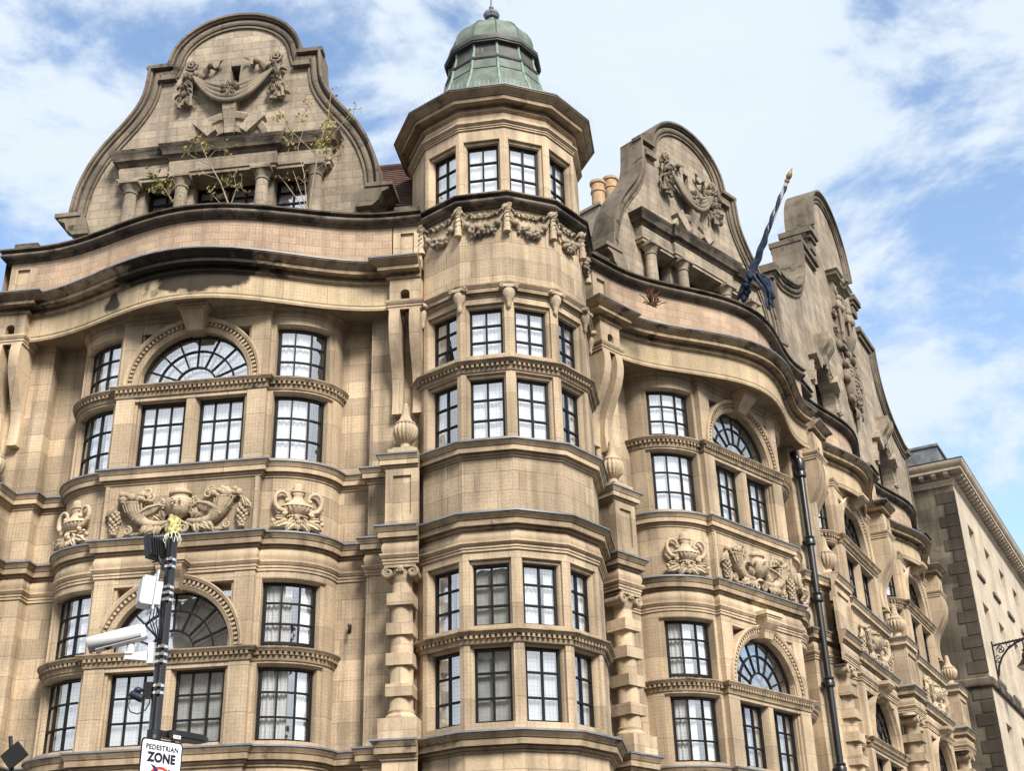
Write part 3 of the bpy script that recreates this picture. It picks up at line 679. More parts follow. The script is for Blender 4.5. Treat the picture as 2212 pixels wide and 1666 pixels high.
    pp = ([(-P['ho'], P['wpt'] - .12), (-P['hi'] - .03, P['wpt'] - .12)] if lp else []) + pf + ([(P['hi'] + .03, P['wpt'] - .12), (P['ho'], P['wpt'] - .12)] if rp else [])
    if lturn: pp = [(-P['ho'], -2.0)] + pp
    cp = MB(); cp.sweep(pp, roll(15.17, Z['pa'], .20) + [(-.45, Z['pa'] + .06), (-.45, 15.17)], pclosed=True); cp.build('parapet_coping', 'coping', BLD, F)
    # piers
    for sx, on in ((-1, lp), (1, rp)):
        if not on: continue
        u0, u1 = (P['ui'], P['uo']) if sx > 0 else (-P['uo'], -P['ui'])
        e0, e1 = u0, u1; uc = (u0 + u1) / 2; sl = .09 if P['backing'] else .07
        u0, u1 = (P['hi'], P['ho']) if sx > 0 else (-P['ho'], -P['hi'])
        wp = P['wp'] - .03
        q = MB()
        q.box(u0, uc - sl, P['wr'] - .4, wp, 13.44, 13.95); q.box(uc + sl, u1, P['wr'] - .4, wp, 13.44, 13.95)
        arc = [(uc + sl * math.cos(PI * i / 10), 13.60 + sl * math.sin(PI * i / 10)) for i in range(11)]
        q.prism([(uc + sl, 13.95)] + arc + [(uc - sl, 13.95)], P['wr'] - .4, wp - .001, 'front')
        q.build('pier_head', 'stone', BLD, F); q = MB()
        wq = P['wpt'] - .12
        q.box(u0 + .02, u1, P['wr'] - .6, wq - .05, Z['co'] - .03, 15.22)
        for (a, c_, z0, z1) in ((u0 + .02, u0 + .16, Z['co'] - .02, 15.2), (u1 - .16, u1 - .001, Z['co'] - .02, 15.2), (u0 + .16, u1 - .16, 15.02, 15.2), (u0 + .16, u1 - .16, Z['co'] - .02, 14.46)): q.box(a, c_, wq - .06, wq, z0, z1)
        q.build('parapet_pedestal', 'stone', BLD, F); q = MB()
        wv = P['wp']; h0, h1 = u0, u1; u0, u1 = e0, e1
        for (a, c_, z0, z1) in ((u0 + .002, u0 + .13, 9.0, 10.06), (u1 - .13, u1 - .002, 9.0, 10.06), (u0 + .13, u1 - .13, 9.94, 10.06), (u0 + .13, u1 - .13, 9.0, 9.22)): q.box(a, c_, wv - .05, wv + .04, z0, z1)
        q.build('pedestal_panel', 'stone', BLD, F)
        u0, u1 = h0, h1
        k = MB(); k.sweep([(u0, P['wb'] - .3), (u0, wp), (u1, wp), (u1, P['wb'] - .3)], mould(13.26, 13.45, .07)); k.build('pier_moulding', 'trim', BLD, F)
        bracket(BLD, F, u0 + .002, uc - sl, wp, P['wb'], 13.27, 11.30); bracket(BLD, F, uc + sl, u1 - .002, wp, P['wb'], 13.27, 11.30)
        urn(BLD, F, uc, (P['wp'] + P['wb']) / 2 + .06, Z['sU'] + .01, 11.42, .225 if P['backing'] else .26)
        if P['backing']: block_column(BLD, F, uc - (.02 if sx > 0 else -.02), -.44, Z['sL'], 8.34, .195, .44)
        else: block_column(BLD, F, uc, P['wp'] - .27, Z['sL'], 8.34, .24, .56)
        cap = MB(); cap.box(u0 + .05, u1 - .05, P['wr'] - .5, wq + .08, Z['pa'] + .02, Z['pa'] + .16); cap.build('pier_cap', 'coping', BLD, F)
    # carvings
    cornucopia_relief(BLD, fshift(F, 0, .0, Z['en'] + .03), relief)
    for sx in (-1, 1):
        rf = MB(); rf.box(*sorted((sx * (P['hf'] - .015), sx * (P['hf'] - .09))), -.05, .025, Z['en'] + .02, Z['sU'] - .28); rf.build('panel_frame', 'trim', BLD, F)
    for sx in (-1, 1):
        t = .36; (u, w) = bowpts(P, .0, 1, t, 1)[0]
        nx, ny = math.sin(PI / 2 * t) / P['a'], math.cos(PI / 2 * t) / P['b']; ang = math.atan2(nx, ny)
        if P['backing']: scroll_urn_relief(BLD, F, sx * u, w + .0, sx * ang, Z['en'] + .03)

COV_L = {'Lcl': ('blind', 1), 'Lcr': ('blind', 1), 'Lbl0': ('blind', 1), 'Lbl1': ('pair', .9), 'Lbr0': ('pair', .9), 'Lbr1': ('pair', .9), 'Lfan': 'blind',
         'Ubr0': ('curtain', .72), 'Ubr1': ('curtain', .74), 'Ubl0': ('pair', .8), 'Ubl1': ('pair', .9)}
COV_R = {'Lcl': ('blind', 1), 'Lcr': ('blind', 1), 'Lbl0': ('pair', .9), 'Lbl1': ('pair', .95), 'Lbr0': ('blind', 1), 'Lfan': 'curtain'}
bay(FL, PA, True, True, True, False, COV_L, 1.42)
bay(FR, PA, True, False, True, False, COV_R, 1.42)
B2 = fshift(F2, 4.12, -.34); B3 = fshift(F2, 4.12 + 6.85, -.34)
bay(B2, PB, True, True, False, False, COV_R, 1.7)
bay(B3, PB, False, True, False, False, COV_R, 1.7)

# ------------------------------------------------------------------ turret
def turret():
    F = FT; RW = 1.72; CI = math.cos(PI / 12)
    def ring(R): return [(R * math.sin(PI / 6 * k), R * math.cos(PI / 6 * k)) for k in range(12)]
    def fp(k, s, d=0.0, R=RW):   # point on face k (between vertices k and k+1), s along, d outward
        a = PI / 6 * (k + .5); n = (math.sin(a), math.cos(a)); t = (math.cos(a), -math.sin(a)); q = R * CI + d
        return (n[0] * q + t[0] * s, n[1] * q + t[1] * s)
    HALF = RW * math.sin(PI / 12)
    WIN = (-2, -1, 0, 1)
    b = MB()
    for (z0, z1, R) in ((0, Z['sL'], RW), (Z['en'] - .02, Z['sU'], RW), (13.2, 15.3, RW)): b.sweep(ring(R), [(0, z0), (0, z1)], closed=True)
    zones = ((Z['sL'] - .02, 8.75, RW), (Z['sU'] - .02, 13.3, RW), (15.25, 17.45, RW - .02))
    for (z0, z1, R) in zones:
        for k in range(12):
            if k in (10, 11, 0, 1): continue
            h = R * math.sin(PI / 12); b.add([(*fp(k, -h, 0, R), z0), (*fp(k, h, 0, R), z0), (*fp(k, h, 0, R), z1), (*fp(k, -h, 0, R), z1)], [[0, 1, 2, 3]])
    b.build('turret_wall', 'stone', BLD, F, 0)
    tiers = [(Z['sL'] - .02, 5.62, 6.82, 6.90, 2, 3), (7.0, 7.16, 8.21, 8.60, 2, 3), (Z['sU'] - .02, 10.44, 11.61, 11.76, 2, 3), (11.9, 12.04, 13.02, 13.3, 2, 3), (15.3, 15.52, 16.66, 17.1, 2, 3)]
    for ti, (zb, z0, z1, zt, nc, nr) in enumerate(tiers):
        st = MB(); top = ti == 4; R = RW - .02 if top else RW; h = R * math.sin(PI / 12); g = .30
        for k in WIN:
            # jambs with splay, sill and head
            for sx in (-1, 1):
                P = [fp(k, sx * h, 0, R), fp(k, sx * (g + .055), 0, R), fp(k, sx * (g + .045), -.05, R), fp(k, sx * (g + .02), -.07, R), fp(k, sx * g, -.11, R), fp(k, sx * g, -.30, R), fp(k, sx * h * .84, -.30, R)]
                st.prism(P, zb, zt)
            Q = [fp(k, -g - .06, 0, R), fp(k, g + .06, 0, R), fp(k, g + .06, -.3, R), fp(k, -g - .06, -.3, R)]
            st.prism(Q, zb, z0); st.prism(Q, z1 + .06, zt)
            st.prism([fp(k, -g - .03, -.06, R), fp(k, g + .03, -.06, R), fp(k, g + .03, -.3, R), fp(k, -g - .03, -.3, R)], z1, z1 + .061)
            cv = ('curtain', 1)
            if ti == 0: cv = ('blind', 1)
            elif ti == 1: cv = ('blind', 1) if k == -1 else ('pair', .95)
            elif ti in (2, 3) and k in (-2, 1): cv = ('pair', .55)
            elif top: cv = ('curtain', 1)
            window(BLD, F, [fp(k, -g - .01, -.17, R), fp(k, g + .01, -.17, R)], z0, z1, nc, nr, cv, .032, .05)
        st.build('window_surround', 'trim', BLD, F, 30)
    co = MB(); co.lathe([(1.12, 0), (1.12, 17.4)], 0, 0, 24); co.build('interior_core', 'room', BLD, F)  # unseen dark cylinder added to keep sky from showing through the windows
    # mouldings
    def rings(zb, zt, p, mat, R=RW, nm='string_course', lead=True, prof=None):
        c = MB(); c.sweep(ring(R), prof or corn(zb, zt, p), closed=True); o = c.build(nm, mat, BLD, F)
        if lead:
            l = MB(); l.sweep(ring(R), flash(zt + .006, p), closed=True, pclosed=True); l.build('lead_flashing', 'lead', o, Matrix.Identity(4))
    rings(Z['sL'] - .30, Z['sL'], .225, 'band'); rings(8.72, Z['en'], .235, 'band'); rings(Z['sU'] - .27, Z['sU'], .20, 'trim')
    c = MB(); c.sweep(ring(RW), [(-.02, 8.54), (.03, 8.54), (.055, 8.60), (.06, 8.65), (.04, 8.72), (-.02, 8.74)], closed=True); c.sweep(ring(RW), mould(8.40, 8.56, .09), closed=True); c.build('frieze_moulding', 'trim', BLD, F)
    for zd in (7.06, 11.90):
        dc = MB(); rg = ring(RW)
        dc.sweep(rg, [(-.2, zd - .20), (.02, zd - .20), (.03, zd - .18), (.03, zd - .13), (.045, zd - .12), (.045, zd - .075), (.09, zd - .07), (.105, zd - .05), (.145, zd - .02), (.145, zd), (-.2, zd + .03)], closed=True)
        for k in range(-4, 4): dentils(dc, [fp(k, -HALF, 0), fp(k, HALF, 0)], zd - .128, zd - .076, .028, .09)
        dc.build('dentil_cornice', 'band', BLD, F)
    rings(13.20, 13.44, .13, 'band', lead=False)
    rings(15.12, 15.36, .21, 'coping', lead=False, prof=roll(15.10, 15.36, .21))
    c = MB(); c.sweep(ring(RW - .02), mould(16.98, 17.12, .10), closed=True); c.sweep(ring(RW - .02), [(.004, 17.0), (.004, 17.45)], closed=True); c.build('head_moulding', 'trim', BLD, F)
    rings(17.34, 17.73, .37, 'band', R=RW - .02, nm='crowning_cornice', prof=bigcorn(17.34, 17.73, .37))
    # angle consoles under the middle cornice
    for k in range(-3, 4):
        a = PI / 6 * k; m = Matrix.Rotation(a, 4, 'Z')
        c = MB(m); w = RW
        c.lathe([(.02, 12.93), (.05, 12.98), (.04, 13.03), (.07, 13.1), (.115, 13.2), (.12, 13.27), (.09, 13.34)], 0, w + .03, 14, .8)
        c.box(-.15, .15, w - .06, w + .12, 13.32, 13.38)
        for sx in (-1, 1): c.tube([(sx * .13, w - .04, 13.335), (sx * .13, w + .13, 13.335)], .045, 10); c.spiral((sx * .13, 13.335), .04, .012, 1.2, 0, .014, w + .135, sx)
        c.build('corner_console', 'carve', BLD, F, 45)
    # swags with tassels
    for k in range(-3, 4):
        a = PI / 6 * k; m = Matrix.Rotation(a, 4, 'Z'); c = MB(m); w = RW + .03
        c.ball((0, w + .02, 15.05), (.10, .09, .10), 12, 8)
        for q in range(3): c.tube([(-.09 + .03 * q, w + .10, 14.98 + .05 * q), (.0 + .02 * q, w + .115, 15.05 + .03 * q), (.09, w + .07, 15.07 + .03 * q)], .014, 5)
        c.tube([(0, w + .03, 14.97), (0, w + .035, 14.75), (0, w + .035, 14.52)], [.045, .055, .075], 12)
        for q in range(4): c.tube([(-.06, w + .05, 14.60 + .1 * q), (0, w + .1, 14.63 + .1 * q), (.06, w + .06, 14.66 + .1 * q)], .011, 5)
        c.build('tassel', 'carve', BLD, F, 45)
    for k in range(-3, 3):
        a = PI / 6 * (k + .5); m = Matrix.Rotation(a, 4, 'Z'); c = MB(m); w = RW * CI + .02
        for q in range(34):
            x = RND.gauss(0, .12); z = 14.62 - .05 + .9 * x * x + RND.uniform(-.08, .10)
            c.ball((max(-.24, min(.24, x)), w + RND.uniform(.01, .09), z), RND.uniform(.035, .055), 7, 5)
        for sx in (-1, 1):
            c.ball((sx * .29, w + .05, 14.74), .07, 9, 6)
            for q in range(3): c.tube([(sx * .20, w + .05, 14.64 + .035 * q), (sx * .30, w + .06, 14.73 + .03 * q), (sx * .40, w + .04, 14.92 + .02 * q)], .016, 5)
            P = [(sx * (.02 + .021 * i), w + .03 + .02 * math.sin(i * .9), 14.93 + .03 * math.sin(i * .85) + .0035 * i) for i in range(19)]
            c.tube(P, [.036 + .012 * math.sin(i * 1.3) for i in range(19)], 7, .45)
        c.build('fruit_swag', 'gcarve', BLD, F, 50)
    # lead roof and copper lantern
    lr = MB(); lr.sweep(ring(1.0), [(1.0, 17.76), (.06, 18.18), (0, 18.5)], closed=True); lr.build('lead_roof', 'lead', BLD, F, 0)
    root = BLD
    ln = MB(); ln.sweep(ring(1.0), [(.34, 18.05), (.22, 18.55), (.13, 18.75), (.05, 19.03), (.0, 19.33)], closed=True); o = ln.build('copper_lantern', 'copper', BLD, F, 20)
    up = MB(); up.sweep(ring(.985), [(0, 19.33), (-.06, 19.75)], closed=True); up.build('lantern_panel', 'copperdk', o, Matrix.Identity(4), 0)
    rl = MB(); rl.sweep(ring(.99), [(-.02, 19.29), (.03, 19.30), (.045, 19.33), (.03, 19.36), (-.02, 19.37)], closed=True); rl.sweep(ring(1.0), [(.06, 19.02), (.065, 19.03), (.055, 19.045), (.04, 19.045)], closed=True); rl.build('lantern_rail', 'copperdk', o, Matrix.Identity(4))
    rb = MB()
    for k in range(12):
        a = PI / 6 * k; s_, c_ = math.sin(a), math.cos(a)
        rb.tube([(R * s_, R * c_, z) for (R, z) in ((1.36, 18.05), (1.235, 18.55), (1.14, 18.75), (1.055, 19.03), (1.02, 19.27))], .028, 8)
        rb.tube([(R * s_, R * c_, z) for (R, z) in ((.985, 19.38), (.93, 19.6), (.93, 19.8))], .028, 8)
    rb.build('lantern_rib', 'ribs', o, Matrix.Identity(4))
    ev = MB(); ev.sweep(ring(.92), [(-.02, 19.755), (.10, 19.76), (.10, 19.79), (.12, 19.80), (.125, 19.87), (.10, 19.875), (.10, 19.90), (.075, 19.91), (.07, 19.955), (.045, 19.96), (.04, 19.99), (-.05, 20.01)], closed=True); ev.build('lantern_eave', 'copperdk', o, Matrix.Identity(4))
    dm = MB()
    prof = [(.95, 19.95), (.945, 20.10), (.905, 20.28), (.82, 20.45), (.70, 20.60), (.55, 20.735), (.40, 20.845), (.26, 20.94), (.15, 21.03), (.10, 21.10)]
    dm.lathe(prof, 0, 0, 12); d = dm.build('copper_dome', 'copper', BLD, F, 20)
    dr = MB()
    for k in range(12):
        a = PI / 6 * k; s_, c_ = math.sin(a), math.cos(a); dr.tube([(R * s_, R * c_, z) for (R, z) in prof], .014, 6)
    dr.build('dome_rib', 'copperdk', d, Matrix.Identity(4))
    fn = MB(); fn.lathe([(.10, 21.08), (.095, 21.22), (.12, 21.24)], 0, 0, 12); fn.lathe([(.105, 21.21), (.15, 21.22), (.185, 21.30), (.175, 21.36), (.10, 21.43), (.06, 21.47)], 0, 0, 8)
    fn.lathe([(.03, 21.47), (.055, 21.51), (.055, 21.54), (.03, 21.58), (.022, 21.60), (.018, 22.6), (.004, 22.9)], 0, 0, 10); fn.build('finial', 'lead', BLD, F, 30)
    sk = MB()
    for k in range(-4, 5):
        n = 12
        for q in range(n):
            for (R, tl) in ((2.06, .10), (2.06, -.06)):
                (u, w) = fp(k, (q + .5 - n / 2) * (2 * R * math.sin(PI / 12)) / n, 0, R)
                l = math.hypot(u, w); sk.tube([(u, w, 17.73), (u + u / l * tl, w + w / l * tl, 17.93)], .0022, 3)
    sk.build('bird_spikes', 'poleg', BLD, F, 0)
turret()

# ------------------------------------------------------------------ gables
def spline(pts, n=5, sharp=()):
    out = []
    for i in range(len(pts) - 1):
        if i in sharp or (i + 1) in sharp and False: out.append(pts[i]); continue
        p1, p2 = pts[i], pts[i + 1]; p0 = pts[i - 1] if i > 0 and i not in sharp else p1; p3 = pts[i + 2] if i + 2 < len(pts) else p2
        for q in range(n):
            t = q / n
            out.append(tuple(.5 * (2 * p1[k] + (p2[k] - p0[k]) * t + (2 * p0[k] - 5 * p1[k] + 4 * p2[k] - p3[k]) * t * t + (3 * p1[k] - p0[k] - 3 * p2[k] + p3[k]) * t ** 3) for k in (0, 1)))
    out.append(pts[-1]); return out
def small_gable(F, plain_tile='tile'):
    W0, TH = -.80, .45
    arc = [(1.44 * math.sin(PI / 2 * i / 10 * .94), 20.02 + 1.20 * math.cos(PI / 2 * i / 10 * .94)) for i in range(11)]
    low = spline([(1.86, 20.03), (1.88, 19.75), (1.93, 19.3), (2.06, 18.95), (2.26, 18.62), (2.5, 18.3), (2.74, 17.96), (2.93, 17.6), (3.07, 17.22), (3.16, 16.85), (3.2, 16.42)], 2)
    half = arc + [(1.46, 20.04)] + low
    kneel = [(3.42, 16.40), (3.42, 16.26), (3.28, 16.2), (3.22, 16.02), (3.08, 15.9)]
    outl = mirror(half)[:-1] + half
    # the wall, with its notch for the colonnade, lunette and slit
    lun = [(.50 * math.cos(PI * i / 14), 17.66 + .50 * math.sin(PI * i / 14)) for i in range(15)]
    slit = [(.001, 19.42), (.085, 19.42), (.11, 19.93), (-.11, 19.93), (-.085, 19.42), (-.001, 19.42)]
    notch = [(2.06, 14.6), (2.06, 16.985), (.50, 16.985)] + lun[:8] + slit + lun[7:] + [(-.50, 16.985), (-2.06, 16.985), (-2.06, 14.6)]
    poly = [(-3.02, 14.6), (-3.02, 15.9)] + [(u * .985, z - .02) for (u, z) in outl] + [(3.02, 15.9), (3.02, 14.6)] + notch
    b = MB(); b.prism(poly, W0 - TH, W0, 'front'); g = b.build('gable', 'gable', BLD, F, 0)
    bk = MB(); bk.box(-2.2, 2.2, W0 - TH + .02, W0 - TH + .04, 14.6, 17.2); bk.box(-.7, .7, W0 - TH + .02, W0 - TH + .04, 17.2, 20.05); bk.build('gable_backing', 'slot', g, Matrix.Identity(4), 0)
    c = MB(); prof = [(-.29, W0 - .02), (-.29, W0 + .045), (-.245, W0 + .045), (-.24, W0 + .01), (-.225, W0 + .01), (-.215, W0 + .06), (-.18, W0 + .085), (-.13, W0 + .085), (-.095, W0 + .06), (-.085, W0 + .015), (-.07, W0 + .015), (-.065, W0 + .10), (-.03, W0 + .12), (-.025, W0 + .165), (.025, W0 + .17), (.03, W0 + .05), (.02, W0 - TH - .04), (-.2, W0 - TH - .04)]
    c.sweep(outl, prof, mode='front')
    for sx in (-1, 1):
        P = [(sx * u, z) for (u, z) in kneel] + [(sx * 2.75, 15.9), (sx * 2.82, 16.15), (sx * 2.93, 16.40)]
        c.prism(P, W0 - TH - .05, W0 + .16, 'front'); c.box(*sorted((sx * 2.95, sx * 3.5)), W0 - TH - .07, W0 + .19, 16.33, 16.42)
        c.box(*sorted((sx * 1.36, sx * 1.93)), W0 - .1, W0 + .17, 19.97, 20.055); c.box(*sorted((sx * 1.28, sx * 1.66)), W0 - .1, W0 + .13, 19.66, 19.74); c.box(*sorted((sx * 1.30, sx * 1.62)), W0 - .1, W0 + .09, 19.74, 19.82)
    c.build('gable_coping', 'gcop', g, Matrix.Identity(4), 40)
    # colonnade
    en = MB()
    def P(h, o): return [(-2.22, W0 - .1), (-2.22, W0 + .20 + o), (-1.12, W0 + .20 + o), (-1.12, W0 + .28 + o), (1.12, W0 + .28 + o), (1.12, W0 + .20 + o), (2.22, W0 + .20 + o), (2.22, W0 - .1)]
    en.sweep(P(0, 0), [(-.6, 16.97), (0, 16.97), (0, 17.04), (.03, 17.05), (.03, 17.10), (-.01, 17.12), (.0, 17.2), (.015, 17.3), (0, 17.38), (-.6, 17.38)], pclosed=True, caps=False)
    en.build('entablature', 'gable', g, Matrix.Identity(4), 30)
    ec = MB(); ec.sweep(P(0, 0), [(-.4, 17.38), (.02, 17.38), (.05, 17.44), (.12, 17.47), (.14, 17.56), (.19, 17.62), (.21, 17.69), (-.4, 17.73)]); ec.build('entablature_cornice', 'coping', g, Matrix.Identity(4))
    for u in (-1.93, -.84, .84, 1.93):
        q = MB(); w = W0 + .17 if abs(u) > 1 else W0 + .22
        q.lathe([(.17, 15.3), (.17, 15.42), (.15, 15.46), (.14, 15.5), (.138, 16.0), (.122, 16.68), (.145, 16.70), (.145, 16.73), (.125, 16.74), (.125, 16.78), (.18, 16.86), (.19, 16.89)], u, w, 24)
        q.box(u - .205, u + .205, w - .2, w + .205, 16.89, 16.968); q.box(u - .205, u + .205, w - .2, w + .205, 14.7, 15.3)
        q.build('column', 'gable', g, Matrix.Identity(4))
        a = MB(); s0, s1 = (u - .16, u + .16) if abs(u) < 1 else ((u - .13, u + .22) if u < 0 else (u - .22, u + .13))
        a.box(s0, s1, W0 - .5, W0 - .02, 14.6, 16.965); a.build('anta', 'gable', g, Matrix.Identity(4), 0)
    for (u0, u1, nc) in ((-1.71, -1.0, 2), (-.68, .68, 4), (1.0, 1.71, 2)):
        w = window(BLD, F, [(u0, W0 - .30), (u1, W0 - .30)], 15.90, 16.972, nc, 4, ('blind', .45) if u0 < .9 else ('curtain', 1), .036, .06)
        h = MB(); h.box(u0 - .004, u1 + .004, W0 - .5, W0 - .05, 14.6, 15.89); h.build('window_apron', 'gable', g, Matrix.Identity(4), 0)
    fl = fanlight(BLD, F, 0, W0 - .32, 17.64, .50, 'blind')
    # segmental arch with three rusticated blocks
    ar = MB(); k = 22; A = [(math.cos(PI - PI * i / k), math.sin(PI - PI * i / k)) for i in range(k + 1)]
    ar.sweep([(.50 * x, 17.66 + .50 * y) for (x, y) in A], [(0, W0 - .3), (0, W0 + .05), (.13, W0 + .09), (.15, W0 + .04), (.27, W0 + .06), (.30, W0 + .11), (.42, W0 + .15), (.46, W0 + .12), (.46, W0 - .02)], mode='front')
    ar.build('lunette_arch', 'gable', g, Matrix.Identity(4), 30)
    for a in (PI * .28, PI * .72):
        q = MB(); ca, sa = math.cos(a), math.sin(a)
        def p(r, t): return (ca * r - sa * t, 17.66 + sa * r + ca * t)
        q.prism([p(.52, -.11), p(1.04, -.15), p(1.04, .15), p(.52, .11)], W0 - .05, W0 + .20, 'front'); q.build('rusticated_block', 'gable', g, Matrix.Identity(4), 0)
    keystone(g, Matrix.Identity(4), 0, 18.98, 18.10, .20, .10, W0, .165, M['gable'], False)
    # drapery swag, rosettes and tassels
    s = MB(); w = W0 + .05
    for j, (sag, r) in enumerate(((.42, .055), (.55, .07), (.68, .075), (.78, .06))):
        pts = [(-.86 + 1.72 * i / 20, w + .06 + .05 * math.sin(PI * i / 20) + .02 * j, 19.66 - .02 * j - sag * (1 - ((i - 10) / 10) ** 2)) for i in range(21)]
        s.tube(pts, [r * (.55 + .6 * math.sin(PI * i / 20)) for i in range(21)], 8, up=(0, 0, 1))
    for i in range(7):
        a = 2 * PI * i / 7; s.leaf((.03 * math.cos(a), 19.12 + .03 * math.sin(a)), a, .19, .06, w + .17, .05)
    for i in range(9):
        a = RND.uniform(0, 2 * PI); r = RND.uniform(0, .10); s.ball((r * math.cos(a), w + .2, 19.12 + r * math.sin(a)), RND.uniform(.025, .045), 7, 5)
    for sx in (-1, 1):
        for (r, rad, o) in ((.115, .034, .10), (.05, .03, .13)):
            s.tube([(sx * .93 + r * math.cos(2 * PI * k / 18) * (1 + .10 * math.cos(10 * PI * k / 18)), w + o, 19.92 + r * math.sin(2 * PI * k / 18) * (1 + .10 * math.cos(10 * PI * k / 18))) for k in range(19)], rad, 7, up=(0, 1, 0))
        s.ball((sx * .93, w + .03, 19.92), (.11, .08, .11), 10, 7); s.ball((sx * .95, w + .0, 19.82), (.10, .1, .14))
        for i in range(46):
            t = i / 45; s.leaf((sx * (.95 + .04 * t) + RND.gauss(0, .03 + .05 * t), 19.80 - .80 * t), -PI / 2 + RND.gauss(0, .55), RND.uniform(.12, .22), RND.uniform(.03, .05), w + RND.uniform(.03, .12), RND.uniform(.03, .07), 5)
        for q in (-.08, -.03, .03, .09): s.tube([(sx * .95 + q * .4, w + .05, 19.75), (sx * .97 + q * .8, w + .09, 19.3), (sx * 1.0 + q * 1.5, w + .09, 18.84 + RND.uniform(-.05, .05))], [.025, .04, .05], 7)
        def rib(t): return (sx * (.86 - .62 * t), w + .06 + .05 * math.sin(t * 14), 19.66 + .30 * t + .055 * math.sin(t * 15 + .5))
        s.tube([rib(i / 26) for i in range(27)], [(.075 + .035 * math.sin(i * 1.35)) * (1 - .45 * i / 26) for i in range(27)], 8, .45, up=(0, 0, 1))
        def rib2(t): return (sx * (1.04 + .14 * t + .035 * math.sin(t * 11)), w + .04 + .03 * math.sin(t * 9), 19.72 - .85 * t)
        s.tube([rib2(i / 20) for i in range(21)], [(.05 + .025 * math.sin(i * 1.5)) * (1 - .4 * i / 20) for i in range(21)], 7, .5, up=(1, 0, 0))
    s.build('drapery_swag', 'gcarve', g, Matrix.Identity(4), 60)
    # roof behind
    r = MB(); zr, ze = 19.2, 15.4
    r.add([(0, W0 - .55, zr), (0, W0 - 5, zr), (2.6, W0 - 5, ze), (2.6, W0 - .55, ze), (-2.6, W0 - 5, ze), (-2.6, W0 - .55, ze)], [[0, 1, 2, 3], [0, 1, 4, 5]])
    r.build('roof', plain_tile, BLD, F, 0)
    return g
G1 = small_gable(FL, 'tile'); G2 = small_gable(fshift(FR, .32, -.12), 'tiledk')

def main_roof(F, u0, u1, mat, zr=18.45, wr=-3.0):
    r = MB(); n = 22; w0, z0 = -1.15, 16.0
    for i in range(n):
        t0, t1 = i / n, (i + 1) / n
        wa, za = w0 + (wr - w0) * t0, z0 + (zr - z0) * t0; wb, zb = w0 + (wr - w0) * t1, z0 + (zr - z0) * t1
        r.add([(u0, wa + .012, za + .016), (u1, wa + .012, za + .016), (u1, wb, zb + .0), (u0, wb, zb + .0), (u0, wa, za), (u1, wa, za)], [[0, 1, 2, 3], [0, 1, 5, 4]])
    r.add([(u0, wr, zr), (u1, wr, zr), (u1, wr - 3, z0), (u0, wr - 3, z0)], [[0, 1, 2, 3]])
    r.tube([(u0, wr, zr + .02), (u1, wr, zr + .02)], .09, 8)
    r.build('roof', mat, BLD, F, 0)
main_roof(FL, 1.6, 5.6, 'tile'); main_roof(FR, -4.6, -.8, 'tiledk')
ch = MB(); ch.box(.35, 2.1, -4.6, -3.7, 16, 20.55); ch.box(.3, 2.15, -4.65, -3.65, 20.42, 20.5)
CH = ch.build('chimney', 'gable', BLD, FR, 0)
for (u, dz) in ((.90, .10), (1.47, .50)):
    p = MB(); p.lathe([(.20, 20.5), (.21, 20.6 + dz), (.185, 20.63 + dz), (.18, 21.15 + dz), (.205, 21.17 + dz), (.205, 21.22 + dz), (.185, 21.24 + dz), (.18, 21.42 + dz), (.215, 21.44 + dz), (.215, 21.52 + dz), (.15, 21.53 + dz), (.15, 21.3 + dz)], u, -4.15, 20); p.build('chimney_pot', 'pot', CH, Matrix.Identity(4))
fb = MB()    # flat wall masses behind the fronts, closing the shell
fb.add([(-4.3, -.5, 0), (-4.3, -9, 0), (-4.3, -9, 15.6), (-4.3, -.5, 15.6)], [[0, 1, 2, 3]])
fb.build('end_wall', 'stone', BLD, FL, 0)

